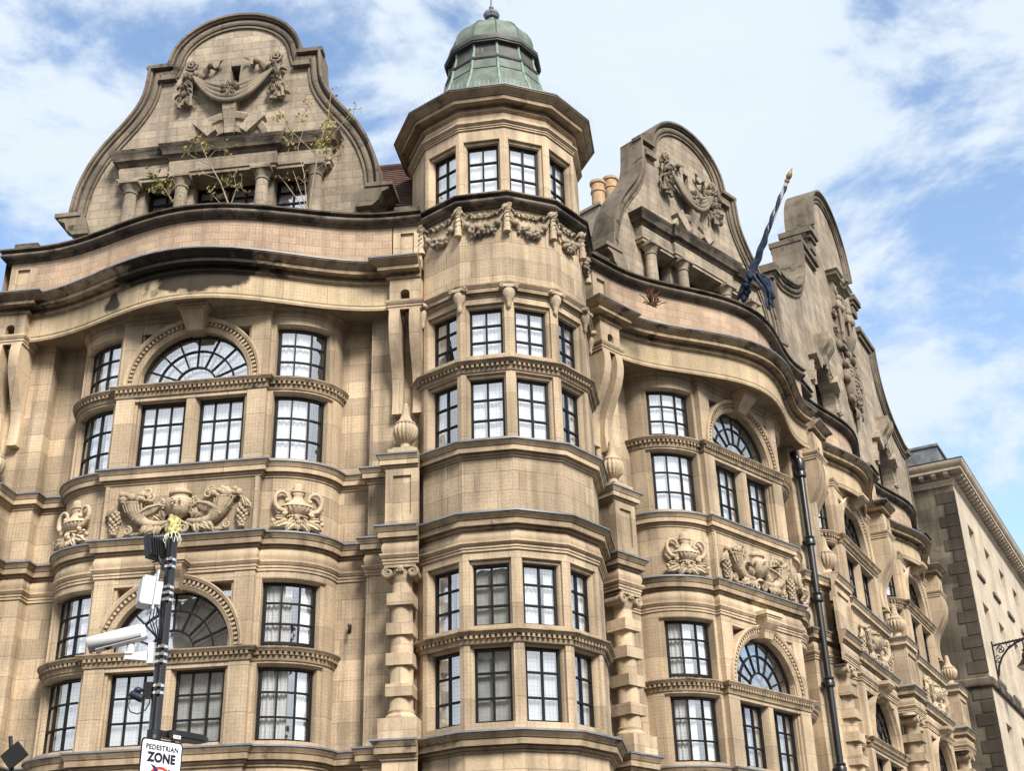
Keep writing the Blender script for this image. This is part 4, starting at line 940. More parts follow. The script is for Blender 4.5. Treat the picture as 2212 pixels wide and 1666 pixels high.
def big_gable(F):
    W0, TH = -.02, .70          # F is placed on the gable's own front plane
    arc = [(2.07 * math.sin(PI / 2 * i / 14), 22.82 + 2.10 * math.cos(PI / 2 * i / 14)) for i in range(15)]
    half = arc + [(2.10, 22.36), (2.74, 22.36), (2.74, 22.18), (2.52, 21.98), (2.52, 21.72), (2.36, 21.62), (2.36, 21.28)]
    sc = spline([(4.02, 21.28), (4.05, 20.6), (4.2, 20.1), (4.52, 19.6), (4.95, 19.25), (5.5, 18.98), (6.1, 18.78), (6.55, 18.66)], 3)
    half = half + sc + [(7.22, 18.66)]
    body = mirror(half)[:-1] + half
    poly = [(-7.1, 14.6), (-7.1, 18.6)] + body[1:-1] + [(7.1, 18.6), (7.1, 14.6)]
    cx = 3.3; lr = 1.02; zs = 16.45
    def lun(c): return [(c + lr, 14.6), (c + lr, zs)] + [(c + lr * math.cos(PI * i / 16), zs + lr * math.sin(PI * i / 16)) for i in range(17)] + [(c - lr, 14.6)]
    poly = poly + lun(cx) + lun(-cx)
    b = MB(); b.prism(poly, W0 - TH, W0, 'front'); g = b.build('gable', 'gable', BLD, F, 0)
    c = MB()
    prof = [(-.33, W0 - .02), (-.33, W0 + .05), (-.28, W0 + .05), (-.275, W0 + .01), (-.255, W0 + .01), (-.24, W0 + .07), (-.20, W0 + .10), (-.15, W0 + .10), (-.11, W0 + .06), (-.095, W0 + .015), (-.08, W0 + .015), (-.07, W0 + .11), (-.03, W0 + .13), (-.025, W0 + .18), (.03, W0 + .185), (.035, W0 - TH - .04), (-.2, W0 - TH - .04)]
    fullarc = mirror(arc)[:-1] + arc
    c.sweep(fullarc, prof, mode='front')
    for sx in (-1, 1):
        s_ = [(sx * u, z) for (u, z) in sc] + [(sx * 7.26, 18.66)]
        if sx < 0: s_ = s_[::-1]
        c.sweep(s_, prof, mode='front')
        for (a, d, z0, z1, o) in ((2.0, 2.78, 22.20, 22.38, .20), (2.05, 2.66, 22.06, 22.20, .13), (2.05, 2.55, 21.72, 21.98, .08), (2.3, 4.08, 21.16, 21.32, .16), (2.4, 4.0, 21.0, 21.16, .09), (6.9, 7.32, 18.5, 18.72, .17)):
            c.box(*sorted((sx * a, sx * d)), W0 - TH - .05 - o * .3, W0 + o, z0, z1)
        c.box(*sorted((sx * 7.0, sx * 7.14)), W0 - TH - .01, W0 + .04, 15.4, 18.5)
    c.build('gable_coping', 'gcop', g, Matrix.Identity(4), 40)
    for s in (-1, 1):
        u = s * cx; k = 22; A = [(math.cos(PI - PI * i / k), math.sin(PI - PI * i / k)) for i in range(k + 1)]
        ar = MB(); ar.sweep([(u + lr * x, zs + lr * y) for (x, y) in A], [(0, W0 - .35), (0, W0 + .04), (.05, W0 + .09), (.07, W0 + .04), (.26, W0 + .04), (.28, W0 + .10), (.36, W0 + .13), (.38, W0 + .05), (.38, W0 - .02)], mode='front')
        for i in range(22):
            a = PI * (i + .5) / 22; r = lr + .165
            ar.ball((u + r * math.cos(a), W0 + .05, zs + r * math.sin(a)), (.055, .05, .055), 7, 5)
        ar.build('lunette_arch', 'gable', g, Matrix.Identity(4), 30)
        for a in (PI * .22, PI * .78):
            q = MB(); ca, sa = math.cos(a), math.sin(a)
            def p(r, t): return (u + ca * r - sa * t, zs + sa * r + ca * t)
            q.prism([p(lr - .01, -.17), p(lr + .5, -.2), p(lr + .5, .2), p(lr - .01, .17)], W0 - .05, W0 + .24, 'front'); q.build('rusticated_block', 'gable', g, Matrix.Identity(4), 0)
        for o in (-.22, .22):
            q = MB(); zt = zs + lr + .85; pr = []
            for i in range(13):
                t = i / 12; pr.append((W0 + .14 + .26 * (1 - t) + .07 * math.sin(2 * PI * t), zt - .9 * t))
            q.prism([(W0 - .05, zt)] + pr + [(W0 - .05, zt - .9)], u + o - .13, u + o + .13, 'side'); q.build('scroll_keystone', 'gable', g, Matrix.Identity(4), 30)
        q = MB(); q.lathe([(.09, zs + lr + .0), (.16, zs + lr + .15), (.12, zs + lr + .3), (.17, zs + lr + .5), (.1, zs + lr + .72)], u, W0 + .1, 14, .8); q.build('keystone_drop', 'gcarve', g, Matrix.Identity(4))
        fanlight(BLD, F, u, W0 - .35, zs, lr - .02, 'blind')
        bb = MB(); bb.box(u - lr - .2, u + lr + .2, W0 - TH + .03, W0 - TH + .05, 14.6, zs + lr + .2); bb.build('gable_backing', 'slot', g, Matrix.Identity(4), 0)
    # central niche with hood, draped terms, bowl and cartouche
    s = MB(); w = W0
    s.sweep([(-.72, w), (-.72, w + .18), (-.36, w + .18), (-.36, w + .10), (.36, w + .10), (.36, w + .18), (.72, w + .18), (.72, w)], [(-.3, 21.55), (.0, 21.55), (.04, 21.63), (.14, 21.67), (.14, 21.76), (.20, 21.82), (-.3, 21.88)])
    for sx in (-1, 1):
        s.box(*sorted((sx * .40, sx * .68)), w, w + .14, 19.3, 21.56)
        s.spiral((sx * .54, 21.2), .14, .04, 1.5, PI / 2, .05, w + .16, -sx); s.ball((sx * .54, w + .16, 20.75), (.13, .12, .17), 10, 8)
        s.ball((sx * .54, w + .20, 20.95), (.10, .11, .12), 10, 8); s.tube([(sx * .32, w + .14, 20.62), (sx * .54, w + .26, 20.55), (sx * .78, w + .12, 20.66)], [.09, .12, .09], 10)
        for q in range(6): s.tube([(sx * .54 - .16 + .064 * q, w + .2, 20.5), (sx * .54 - .13 + .05 * q, w + .19, 20.0), (sx * .54 - .1 + .042 * q, w + .17, 19.45)], [.045, .05, .035], 6)
        s.spiral((sx * .84, 20.35), .13, .04, 1.4, 0, .05, w + .08, sx); s.spiral((sx * .86, 19.75), .12, .03, 1.4, PI, .05, w + .08, sx); s.ball((sx * .84, w + .06, 19.25), (.12, .1, .16), 9, 7)
        s.box(*sorted((sx * .36, sx * .74)), w, w + .2, 19.22, 19.32)
    k = 18; A = [(math.cos(PI - PI * i / k), math.sin(PI - PI * i / k)) for i in range(k + 1)]
    for (r, o) in ((.34, .05), (.27, .1), (.20, .05)): s.tube([(r * x, w + o, 20.75 + r * y) for (x, y) in A], .045, 7, up=(0, 1, 0))
    for q in range(5): s.tube([(-.2 + .1 * q, w + .06, 20.85), (-.2 + .1 * q, w + .07, 19.8)], .045, 7)
    s.lathe([(.05, 19.15), (.10, 19.25), (.26, 19.45), (.33, 19.62), (.36, 19.72), (.30, 19.74)], 0, w + .12, 22, .8)
    # shield with scrolled border and crown-like crest of foliage
    s.ball((0, w + .06, 18.15), (.62, .24, .82), 20, 14)
    for (zz, ww, r) in ((18.75, .50, .13), (17.6, .46, .12), (18.2, .66, .10)):
        for sx in (-1, 1): s.spiral((sx * ww, zz), r, .03, 1.5, PI / 2, .06, w + .16, sx); s.ball((sx * ww, w + .12, zz), (.12, .1, .14), 9, 7)
    for i in range(70):
        a = RND.uniform(-.8, .8); z = RND.uniform(-.9, .8); r = math.sqrt(max(0, 1 - (a * .95) ** 2 - (z * .85) ** 2))
        s.ball((a * .55, w + .07 + .23 * r, 18.15 + z * .72), (RND.uniform(.03, .08), .05, RND.uniform(.03, .09)), 7, 5)
    for i in range(14): s.leaf((RND.uniform(-.35, .35), 18.95), PI / 2 + RND.uniform(-1.1, 1.1), .34, .08, w + .12, .1)
    for i in range(6): s.leaf((RND.uniform(-.3, .3), 17.45), -PI / 2 + RND.uniform(-.8, .8), .38, .08, w + .08, .08)
    s.tube([(0, w + .08, 17.3), (.03, w + .08, 17.0), (0, w + .05, 16.7)], [.1, .07, .02], 8)
    s.build('armorial_relief', 'gcarve', g, Matrix.Identity(4), 50)
    r = MB(); r.add([(0, W0 - .8, 22.3), (0, W0 - 9, 22.3), (6.6, W0 - 9, 15.2), (6.6, W0 - .8, 15.2), (-6.6, W0 - 9, 15.2), (-6.6, W0 - .8, 15.2)], [[0, 1, 2, 3], [0, 1, 4, 5]])
    r.v = [Vector((v.x, v.y, v.z - 1.6)) for v in r.v]; r.build('roof', 'tiledk', BLD, F, 0)
big_gable(fshift(F2, 7.47, -.58))

# ------------------------------------------------------------------ neighbouring building
def neighbour():
    F = fshift(F2, 15.22, .70); LEN = 26.0
    n = thing('ashlar_building', 'plain cream ashlar building with quoined corner and bracketed eaves beyond the gabled building', 'building', (15.0, 45.0, 0.0))
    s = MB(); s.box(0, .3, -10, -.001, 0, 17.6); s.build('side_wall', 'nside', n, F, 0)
    rows = ((14.72, 16.45), (11.0, 13.65), (6.2, 9.6)); u0, wd, sp = 1.65, 1.15, 3.0; ncol = 8
    f = MB(); zs = [0] + [z for r in sorted(rows) for z in r] + [17.6]
    for i in range(0, len(zs) - 1, 2): f.box(.0, LEN, -.30, 0, zs[i], zs[i + 1])
    for (z0, z1) in rows:
        us = [0.0] + [x for c in range(ncol) for x in (u0 + sp * c, u0 + sp * c + wd)] + [LEN]
        for i in range(0, len(us) - 1, 2): f.box(us[i], us[i + 1], -.30, 0, z0, z1)
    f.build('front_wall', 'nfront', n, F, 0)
    for (z0, z1) in rows:
        for c in range(ncol):
            a = u0 + sp * c; w = MB()
            w.box(a, a + .07, -.24, -.17, z0, z1); w.box(a + wd - .07, a + wd, -.24, -.17, z0, z1); w.box(a + .07, a + wd - .07, -.24, -.17, z0, z0 + .08); w.box(a + .07, a + wd - .07, -.24, -.17, z1 - .08, z1)
            w.box(a + .07, a + wd - .07, -.23, -.16, (z0 + z1) / 2 - .03, (z0 + z1) / 2 + .03); w.box(a + wd / 2 - .015, a + wd / 2 + .015, -.225, -.19, z0 + .08, z1 - .08)
            o = w.build('sash_window', 'white', n, F, 0)
            g = MB(); g.add([(a, -.21, z0), (a + wd, -.21, z0), (a + wd, -.21, z1), (a, -.21, z1)], [[0, 1, 2, 3]]); g.build('glass_pane', 'glass', o, Matrix.Identity(4), 0)
            k = MB(); k.box(a, a + wd, -.8, -.79, z0, z1); k.build('room_backing', 'room', o, Matrix.Identity(4), 0)
            q = MB(); q.box(a - .08, a + wd + .08, -.05, .07, z0 - .14, z0); q.build('window_sill', 'nside', n, F, 0)
    z = .12; i = 0; H = .415
    while z + H < 17.45:
        if not (10.45 < z + H / 2 < 10.85):
            ln = .62 if i % 2 == 0 else .40
            q = MB(); q.box(-.022, .01, -ln, .012, z + .016, z + H - .016); q.build('quoin', 'quoin', n, F, 0)
        z += H; i += 1
    pth = [(0, -10), (0, 0), (LEN, 0)]
    c = MB(); c.sweep(pth, [(-.02, 10.48), (.10, 10.50), (.13, 10.56), (.13, 10.72), (-.02, 10.80)]); c.build('string_course', 'coping', n, F)
    c = MB(); c.sweep(pth, mould(17.36, 17.56, .08)); c.sweep(pth, [(-.05, 17.74), (.40, 17.76), (.40, 17.86), (.44, 17.88), (.50, 17.96), (.53, 18.04), (.53, 18.08), (-.3, 18.14)]); c.sweep(pth, [(0, 17.5), (0, 17.8)], caps=False); c.build('eaves_cornice', 'nfront', n, F)
    m = MB(); m.prism([(-.02, 17.585), (.22, 17.60), (.34, 17.66), (.36, 17.70), (.36, 17.762), (-.02, 17.762)], 0, .15, 'side'); m0 = m.build('modillion', 'nfront', n, fshift(F, .10), 0)
    def again(fr):
        o = m0.copy(); SC.collection.objects.link(o); o.parent = n; o.matrix_local = Matrix.Translation(-n.location) @ fr
    for j in range(1, 62): again(fshift(F, .10 + .41 * j))
    for w in (-.20, -.61, -1.02): again(fshift(F, 0, w) @ Matrix.Rotation(-PI / 2, 4, 'Z'))
    l = MB(); l.sweep(pth, flash(18.10, .53), pclosed=True); l.build('gutter', 'iron', n, F)
    t = MB(); t.box(.0, LEN, -6, -.30, 18.08, 18.88); t.box(-.05, LEN, -6, -.24, 18.86, 18.95); t.build('lead_parapet', 'leadwall', n, F, 0)
neighbour()

# ------------------------------------------------------------------ unseen interior planes and gutters added to close the shell and block light
def close_bay(F, P, u0, u1):
    b = MB(); b.add([(u0, P['wr'] - .75, 0), (u1, P['wr'] - .75, 0), (u1, P['wr'] - .75, 15.4), (u0, P['wr'] - .75, 15.4)], [[0, 1, 2, 3]]); b.build('interior_blocker', 'room', BLD, F, 0)
    g = MB(); g.box(u0 + .2, u1 - .2, P['wr'] - 1.6, P['pe'] - .2, 15.0, 15.06); g.build('gutter', 'lead', BLD, F, 0)
    for z in (9.4, 13.5): 
        f = MB(); f.box(u0, u1, P['wr'] - .75, P['wr'] - .1, z, z + .05); f.build('floor_slab', 'room', BLD, F, 0)
close_bay(FL, PA, -4.2, 4.6); close_bay(FR, PA, -4.6, 3.6); close_bay(B2, PB, -3.6, 3.6); close_bay(B3, PB, -3.4, 4.0)

hk = MB(); hk.box(2.78, 2.82, -1.06, -1.02, 7.47, 7.60); hk.tube([(2.80, -1.04, 7.56), (2.80, -.95, 7.55), (2.82, -.90, 7.48), (2.80, -.93, 7.42)], .022, 8); hk.ball((2.80, -.97, 7.57), .035)
hk.build('wall_hook', 'iron', BLD, FL)

# ------------------------------------------------------------------ ground, opposite terrace (behind the viewer, mirrored in the lower panes)
g = MB(); g.add([(-600, 600, 0), (600, 600, 0), (600, -600, 0), (-600, -600, 0)], [[0, 1, 2, 3]]); tag(g.build('ground', 'asphalt', None, None, 0), kind='structure')
def pavement(F, u0, u1, w0, w1):
    p = MB(); p.box(u0, u1, w0, w1, .004, .12); return p
p = pavement(FL, -14, 4.2, -1.3, 3.2); tag(p.build('pavement', 'paving', None, FL, 0), kind='structure')
p = pavement(FR, -4.2, 3.4, -1.3, 3.0); tag(p.build('pavement', 'paving', None, FR, 0), kind='structure')
p = pavement(F2, .3, 40, -1.0, 2.6); tag(p.build('pavement', 'paving', None, F2, 0), kind='structure')
p = MB(); p.box(-30, 30, 4.5, 9.5, .004, .12); tag(p.build('pavement', 'paving', None, None, 0), kind='structure')
def terrace():
    t = thing('terrace_building', 'golden stone terrace across the street behind the viewer', 'building', (0, -12, 0))
    F = Matrix.Translation((0, -12, 0)) @ Matrix.Rotation(PI, 4, 'Z')
    b = MB(); cols = [-20 + 3.1 * i for i in range(14)]; rows = ((1.0, 3.2), (5.2, 7.4), (9.2, 11.2), (13.2, 15.2)); zs = [0] + [z for r in rows for z in r] + [18.6]
    for i in range(0, len(zs) - 1, 2): b.box(-23, 24, -.4, 0, zs[i], zs[i + 1])
    for (z0, z1) in rows:
        us = [-23.0] + [x for c in cols for x in (c, c + 1.2)] + [24.0]
        for i in range(0, len(us) - 1, 2): b.box(us[i], us[i + 1], -.4, 0, z0, z1)
    b.build('wall', 'brick', t, F, 0)
    k = MB(); k.box(-23, 24, -1, -.38, 0, 18.5); k.build('room_backing', 'room', t, F, 0)
    c = MB(); c.sweep([(-23, 0), (24, 0)], bigcorn(18.4, 18.9, .4)); c.build('cornice', 'band', t, F)
terrace()

# ------------------------------------------------------------------ drainpipe
dp = thing('drainpipe', 'black cast iron drainpipe running down between the bowed bay and the scroll-bracketed pier', 'drainpipe', tuple(FR @ Vector((3.36, .62, 0))))
def dpart(nm, fn):
    m = MB(); fn(m); o = m.build(nm, 'iron', None, None); o.parent = dp; o.matrix_local = Matrix.Translation(-dp.location) @ FR
U, Wd = 3.30, -.60
dpart('pipe', lambda m: m.tube([(U, Wd, .1), (U, Wd, 12.9), (U + .02, Wd - .03, 13.05), (U - .02, Wd - .12, 13.3)], .078, 14))
for z in (12.62, 10.95, 9.62, 7.72, 5.9, 4.0):
    dpart('collar', lambda m: (m.lathe([(.10, z), (.125, z + .02), (.125, z + .12), (.108, z + .15), (.122, z + .19), (.10, z + .22)], U, Wd, 14), m.box(U - .17, U + .17, Wd - .1, Wd - .02, z + .03, z + .1)))
dpart('hopper', lambda m: m.lathe([(.098, 12.7), (.125, 12.85), (.14, 13.0), (.10, 13.1)], U, Wd, 12))

# ------------------------------------------------------------------ flagpole and furled flag
fb_, ft_ = Vector((.47, .12, 15.95)), Vector((.62, 1.65, 18.58))
fp_ = thing('flagpole', 'grey flagpole with gilt finial leaning out over the right parapet', 'flagpole', tuple(FR @ Vector((fb_.x, -fb_.y, fb_.z))))
def fpart(nm, mat, fn, parent=None):
    m = MB(); fn(m); o = m.build(nm, mat, None, None)
    if parent: o.parent = parent; o.matrix_local = Matrix.Translation(-parent.location) @ FR
    else: o.matrix_world = FR
    return o
fpart('pole', 'poleg', lambda m: m.tube([tuple(fb_ + (ft_ - fb_) * t) for t in (0, .5, .98)], [.062, .056, .045], 14), fp_)
def finial(m):
    d = (ft_ - fb_).normalized(); q = ft_ - d * .04
    m.tube([tuple(q + d * a) for a in (0, .05, .07)], [.06, .06, .03], 12)
    m.tube([tuple(q + d * a) for a in (.06, .10, .15, .21, .25, .28, .33, .37)], [.03, .055, .07, .06, .038, .026, .016, .004], 14)
fpart('finial', 'gold', finial, fp_)
def flagmesh(m):
    d = (ft_ - fb_); L = d.length; n = d.normalized(); a = n.cross(Vector((1, 0, 0))).normalized(); b = n.cross(a)
    # cloth wound loosely along one side of the pole
    for j in range(5):
        pts = []; rr = []
        for i in range(60):
            t = .95 - .93 * i / 59; th = PI * 1.75 + j * .55 + .9 * math.sin(i * .11 + .4) + i * .035
            r = .042 + .012 * math.sin(i * .7 + j) + .045 * (i / 59) ** 1.7
            pts.append(tuple(fb_ + d * t + (a * math.cos(th) + b * math.sin(th)) * r)); rr.append(.015 + .045 * (i / 59) ** 1.6 + .006 * math.sin(i * .9 + j * 2))
        m.tube(pts, rr, 7, .6)
    for q in range(10): m.ball(tuple(fb_ + d * (.02 + .02 * q) + Vector((RND.gauss(0, .05), RND.uniform(0, .08), 0))), (RND.uniform(.06, .11), RND.uniform(.05, .09), RND.uniform(.08, .15)), 9, 7)
    # the gathered end that hangs over the parapet
    c = fb_ + d * .10 + Vector((-.02, .34, .10))
    for j in range(9):
        x0 = RND.uniform(-.12, .10); y0 = RND.uniform(-.02, .14); l = RND.uniform(.45, 1.05); ph = RND.uniform(0, 6)
        pts = [(c.x + x0 * (1 - .5 * i / 9) + .035 * math.sin(i * .9 + ph), c.y + y0 + .10 * math.sin(PI * i / 12) + .30 * (i / 9) * .5, c.z + .10 - (l + .12) * i / 9) for i in range(10)]
        m.tube(pts, [.045 + .03 * math.sin(i * 1.1 + ph) * (1 - i / 12) + .02 * (1 - i / 9) for i in range(10)], 7, .55)
FLG = fpart('flag', 'flag', flagmesh)
tag(FLG, 'torn navy blue flag furled round the leaning flagpole, its end hanging over the parapet', 'flag')

# ------------------------------------------------------------------ plants growing out of the stonework
def sapling(name, F, w, stems, tips, label, green=.25, dens=26, r0=.016, spread=.10, cat='plant', leafsize=.035):
    t = thing(name, label, cat, tuple(F @ Vector((stems[0][0][0], -w, stems[0][0][1]))), 'saplings rooted in the gable ledge')
    m = MB()
    for st in stems:
        pts = []
        for i, (u, z) in enumerate(st): pts.append((u + RND.uniform(-.01, .01), w + .03 * i + RND.uniform(-.02, .02), z))
        k = len(pts); m.tube(pts, [r0 * (1 - .65 * i / max(1, k - 1)) * (1.0 if st is stems[0] else .7) for i in range(k)], 6)
    spots = []
    for (u, z, q) in tips:
        for i in range(int(7 * q) + 2):
            p = (u + RND.gauss(0, spread * .8), w + .1 + RND.gauss(0, .06), z + RND.gauss(0, spread)); spots.append(p)
            b0 = (u + RND.gauss(0, .02), w + .09, z - .05); m.tube([b0, tuple((b0[k] + p[k]) / 2 + RND.gauss(0, .012) for k in range(3)), p], [.005, .004, .0025], 4)
    o = m.build('stem', 'bark', t, F)
    for matn, share in (('leafy', 1 - green), ('leafg', green)):
        L = MB()
        for (u, z, q) in tips:
            for i in range(int(dens * q * share)):
                sp_ = RND.choice([p for p in spots if abs(p[0] - u) < .3 and abs(p[2] - z) < .35] or spots); c = Vector(sp_) + Vector((RND.gauss(0, .028), RND.gauss(0, .025), RND.gauss(0, .028)))
                a = Vector((RND.uniform(-1, 1), RND.uniform(-1, 1), RND.uniform(-1, 1))).normalized(); b = a.orthogonal().normalized(); s = leafsize * RND.uniform(.6, 1.3)
                L.add([tuple(c - a * s), tuple(c + b * s * .55 + a * .0), tuple(c + a * s), tuple(c - b * s * .55)], [[0, 1, 2, 3]])
        if L.v: L.build('foliage', matn, t, F, 0)
sapling('sapling', FL, .18, [[(.53, 15.5), (.30, 16.15), (.05, 16.62), (-.08, 16.9), (-.18, 17.15)], [(.05, 16.62), (-.25, 16.8), (-.5, 17.0)], [(-.03, 16.8), (.12, 16.95), (.36, 16.95)], [(.22, 16.3), (-.05, 16.4), (-.2, 16.45)], [(.5, 15.6), (.62, 16.0), (.55, 16.3)], [(.4, 15.6), (.12, 15.95)]],
        [(-.47, 17.02, 1.0), (-.25, 17.18, 1.0), (.08, 17.05, .8), (.36, 16.93, .6), (-.1, 16.95, .9), (-.15, 16.45, .3), (.55, 16.28, 1.1), (.48, 16.1, .6), (.72, 16.02, .5), (.12, 15.97, .8), (.3, 15.85, .3)],
        'thin leaning sapling with sparse yellow leaves rooted at the middle of the left gable ledge')
sapling('sapling', FL, -.12, [[(1.97, 15.45), (2.02, 16.0), (2.07, 16.45), (2.2, 17.1), (2.31, 17.68), (2.36, 18.3)], [(2.12, 16.8), (1.85, 17.1), (1.6, 17.4), (1.25, 17.85)], [(1.95, 15.5), (1.85, 16.4), (1.72, 17.0), (1.8, 17.4), (1.78, 17.75)], [(2.22, 17.3), (2.0, 17.75), (1.84, 18.15)], [(2.15, 17.0), (2.5, 17.4), (2.84, 17.85)], [(2.08, 16.5), (2.4, 16.7), (2.62, 16.8)], [(1.95, 15.5), (1.5, 16.2), (1.35, 16.4)], [(1.97, 15.5), (1.7, 16.3), (1.62, 16.5)]],
        [(2.3, 17.65, 1.6), (2.34, 17.4, 1.6), (2.38, 17.2, 1.2), (2.2, 17.05, .9), (2.36, 18.25, .5), (1.25, 17.8, 1.2), (1.4, 17.55, .8), (1.8, 17.68, 1.2), (1.84, 18.1, .8), (1.6, 17.2, .6), (2.05, 17.05, .9), (2.84, 17.85, .6), (2.6, 16.8, .6), (2.3, 16.85, 1.3), (1.55, 17.05, .5), (1.9, 16.2, .4), (2.3, 16.7, .9), (1.45, 16.35, .3)],
        'tallest sapling with pale yellow blossom rising past the right end of the left gable colonnade', .08)
sapling('sapling', FL, .05, [[(-.72, 15.95), (-.86, 16.2), (-1.05, 16.45), (-1.18, 16.6)], [(-.8, 16.1), (-1.0, 16.2), (-1.1, 16.2)], [(-.72, 15.95), (-.6, 16.2), (-.55, 16.35)]],
        [(-1.18, 16.58, 1.3), (-1.05, 16.45, 1.3), (-.95, 16.3, 1.2), (-1.15, 16.25, .9), (-.62, 16.3, 1.0), (-.8, 16.2, .8), (-.55, 16.2, .4)],
        'low bushy sapling with green leaves between the two left columns of the left gable', .55)
dd = MB()
for i in range(34):
    a = RND.gauss(0, .55); l = RND.uniform(.15, .55); x = RND.gauss(0, .06)
    pts = [(-3.28 + x + math.sin(a) * l * t + .03 * math.sin(t * 5 + i), .42 + .08 * math.cos(i) * t, 14.27 + math.cos(a) * l * t * (1 - .2 * t)) for t in (0, .35, .7, 1)]
    dd.tube(pts, [.012, .010, .009, .006], 5)
    for t in ((.7, .85, 1) if i % 2 else (1,)): dd.ball((-3.28 + x + math.sin(a) * l * t, .42 + .08 * math.cos(i) * t, 14.27 + math.cos(a) * l * t * (1 - .2 * t)), (.016, .014, .018), 5, 4)
DD = dd.build('dried_plant', 'dead', None, FR); tag(DD, 'withered brown plant tuft growing on the cornice right of the turret', 'plant')

# ------------------------------------------------------------------ street pole and what is strapped to it
PX, PY = -2.925, 10.3
PF = Matrix.Translation((PX, PY, 0))
POLE = thing('street_pole', 'glossy black street pole with silver straps in front of the left bay', 'pole', (PX, PY, 0))
def at_pole(m, nm, mat, parent=None, smooth=35, label=None):
    o = m.build(nm, mat, None, None, smooth, label)
    if parent is None: o.matrix_world = PF
    elif parent.type == 'EMPTY': o.parent = parent; o.matrix_local = Matrix.Translation(-parent.location) @ PF
    else: o.parent = parent
    return o
m = MB(); m.tube([(0, 0, .0), (0, 0, 1.2), (0, 0, 1.25), (0, 0, 5.42)], [.075, .075, .047, .047], 24); at_pole(m, 'shaft', 'polepaint', POLE)
for z in (5.09, 5.03, 4.85, 4.80, 4.742, 4.347, 4.285, 4.225, 4.03, 3.972, 3.62, 3.545):
    m = MB(); m.lathe([(.049, z - .011), (.0515, z - .011), (.0515, z + .011), (.049, z + .011)], 0, 0, 24); m.box(.012, .034, .045, .066, z - .014, z + .014); at_pole(m, 'strap', 'steel', POLE, 40)
def rotm(x, w, z, rz=0, ry=0, rx=0): return Matrix.Translation((x, -w, z)) @ Matrix.Rotation(rz, 4, 'Z') @ Matrix.Rotation(ry, 4, 'Y') @ Matrix.Rotation(rx, 4, 'X')
# yellow cloth tied over the top
m = MB(); vs = []; nn, kk = 30, 16
for i in range(kk):
    for q in range(nn):
        th = 2 * PI * q / nn; r = .0515 + .004 * math.sin(3 * th + i * .9) + .004 * math.sin(5 * th - i * 1.4) + RND.uniform(0, .003) - (.028 if i == kk - 1 else 0)
        vs.append((r * math.sin(th), r * math.cos(th), 5.315 + .165 * i / (kk - 1) + .006 * math.sin(2 * th + i)))
m.add(vs, [[i * nn + q, i * nn + (q + 1) % nn, (i + 1) * nn + (q + 1) % nn, (i + 1) * nn + q] for i in range(kk - 1) for q in range(nn)] + [[(kk - 1) * nn + q for q in range(nn)]])
for (dx, dz, r_) in ((-.03, .0, .012), (-.02, .006, .010)): m.ball((dx, .02, 5.485 + dz), r_, 8, 6)
o = at_pole(m, 'cloth_wrap', 'yellow'); tag(o, 'faded yellow cloth tied over the top of the black street pole', 'cloth')
m = MB()
for i in range(12):
    a = 2 * PI * i / 12; l = RND.uniform(.03, .09)
    m.tube([(.056 * math.sin(a), .056 * math.cos(a), 5.325), (.075 * math.sin(a + .2), .075 * math.cos(a + .2), 5.32 - l * .6), (.06 * math.sin(a + .5), .06 * math.cos(a + .5), 5.32 - l), (.055 * math.sin(a + .7), .055 * math.cos(a + .7), 5.31)], .0028, 5)
at_pole(m, 'loose_string', 'string', o)
# floodlight
FLD = thing('floodlight', 'black finned floodlight on the pole just below the yellow cloth', 'floodlight', (PX, PY, 5.1))
Mx = rotm(-.145, .02, 5.19, D2R(-35), D2R(-14))
m = MB(Mx); m.box(-.02, .02, -.085, .085, -.10, .10); at_pole(m, 'housing', 'blackp', FLD, 0)
for i in range(7):
    m = MB(Mx); y = -.075 + .025 * i; m.box(.019, .055, y - .004, y + .004, -.09, .09); at_pole(m, 'fin', 'blackp', FLD, 0)
m = MB(Mx); m.box(-.026, -.019, -.08, .08, -.095, .095); at_pole(m, 'lens', 'leadwall', FLD, 0)
m = MB(); m.tube([(-.10, .02, 5.13), (-.07, .02, 5.06), (-.045, .0, 5.05)], .016, 8); m.box(-.07, -.03, -.03, .03, 5.01, 5.10); at_pole(m, 'bracket', 'blackp', FLD)
# white cabinet
CAB = thing('junction_box', 'white wireless equipment box on a back plate, strapped above the camera', 'equipment box', (PX, PY, 4.65))
Mx = rotm(-.115, .05, 4.79, D2R(28), D2R(4))
m = MB(Mx); m.box(-.095, .0, -.085, .085, -.115, .125); m.box(-.105, -.09, -.07, .07, -.10, .11); at_pole(m, 'enclosure', 'offwhite', CAB, 0)
m = MB(Mx); m.box(.003, .013, -.11, .11, -.16, .18); at_pole(m, 'back_plate', 'white', CAB, 0)
for (y, z) in ((-.09, .16), (.09, .16), (-.09, -.14), (.09, -.14)):
    m = MB(Mx); m.ball((.014, y, z), .008, 6, 4); m.ball((.002, y, z), .008, 6, 4); at_pole(m, 'bolt', 'steel', CAB)
m = MB(Mx); m.box(.014, .07, -.05, .05, -.095, .10); at_pole(m, 'power_unit', 'white', CAB, 0)
m = MB()
for i in range(5): m.tube([(-.10 + .022 * i, .06, 4.66), (-.11 + .03 * i, .07, 4.57 - .02 * i), (-.07 + .02 * i, .08, 4.48), (-.05 + .005 * i, .04, 4.42 - .02 * i)], .005, 6)
at_pole(m, 'cable', 'blackp', CAB)
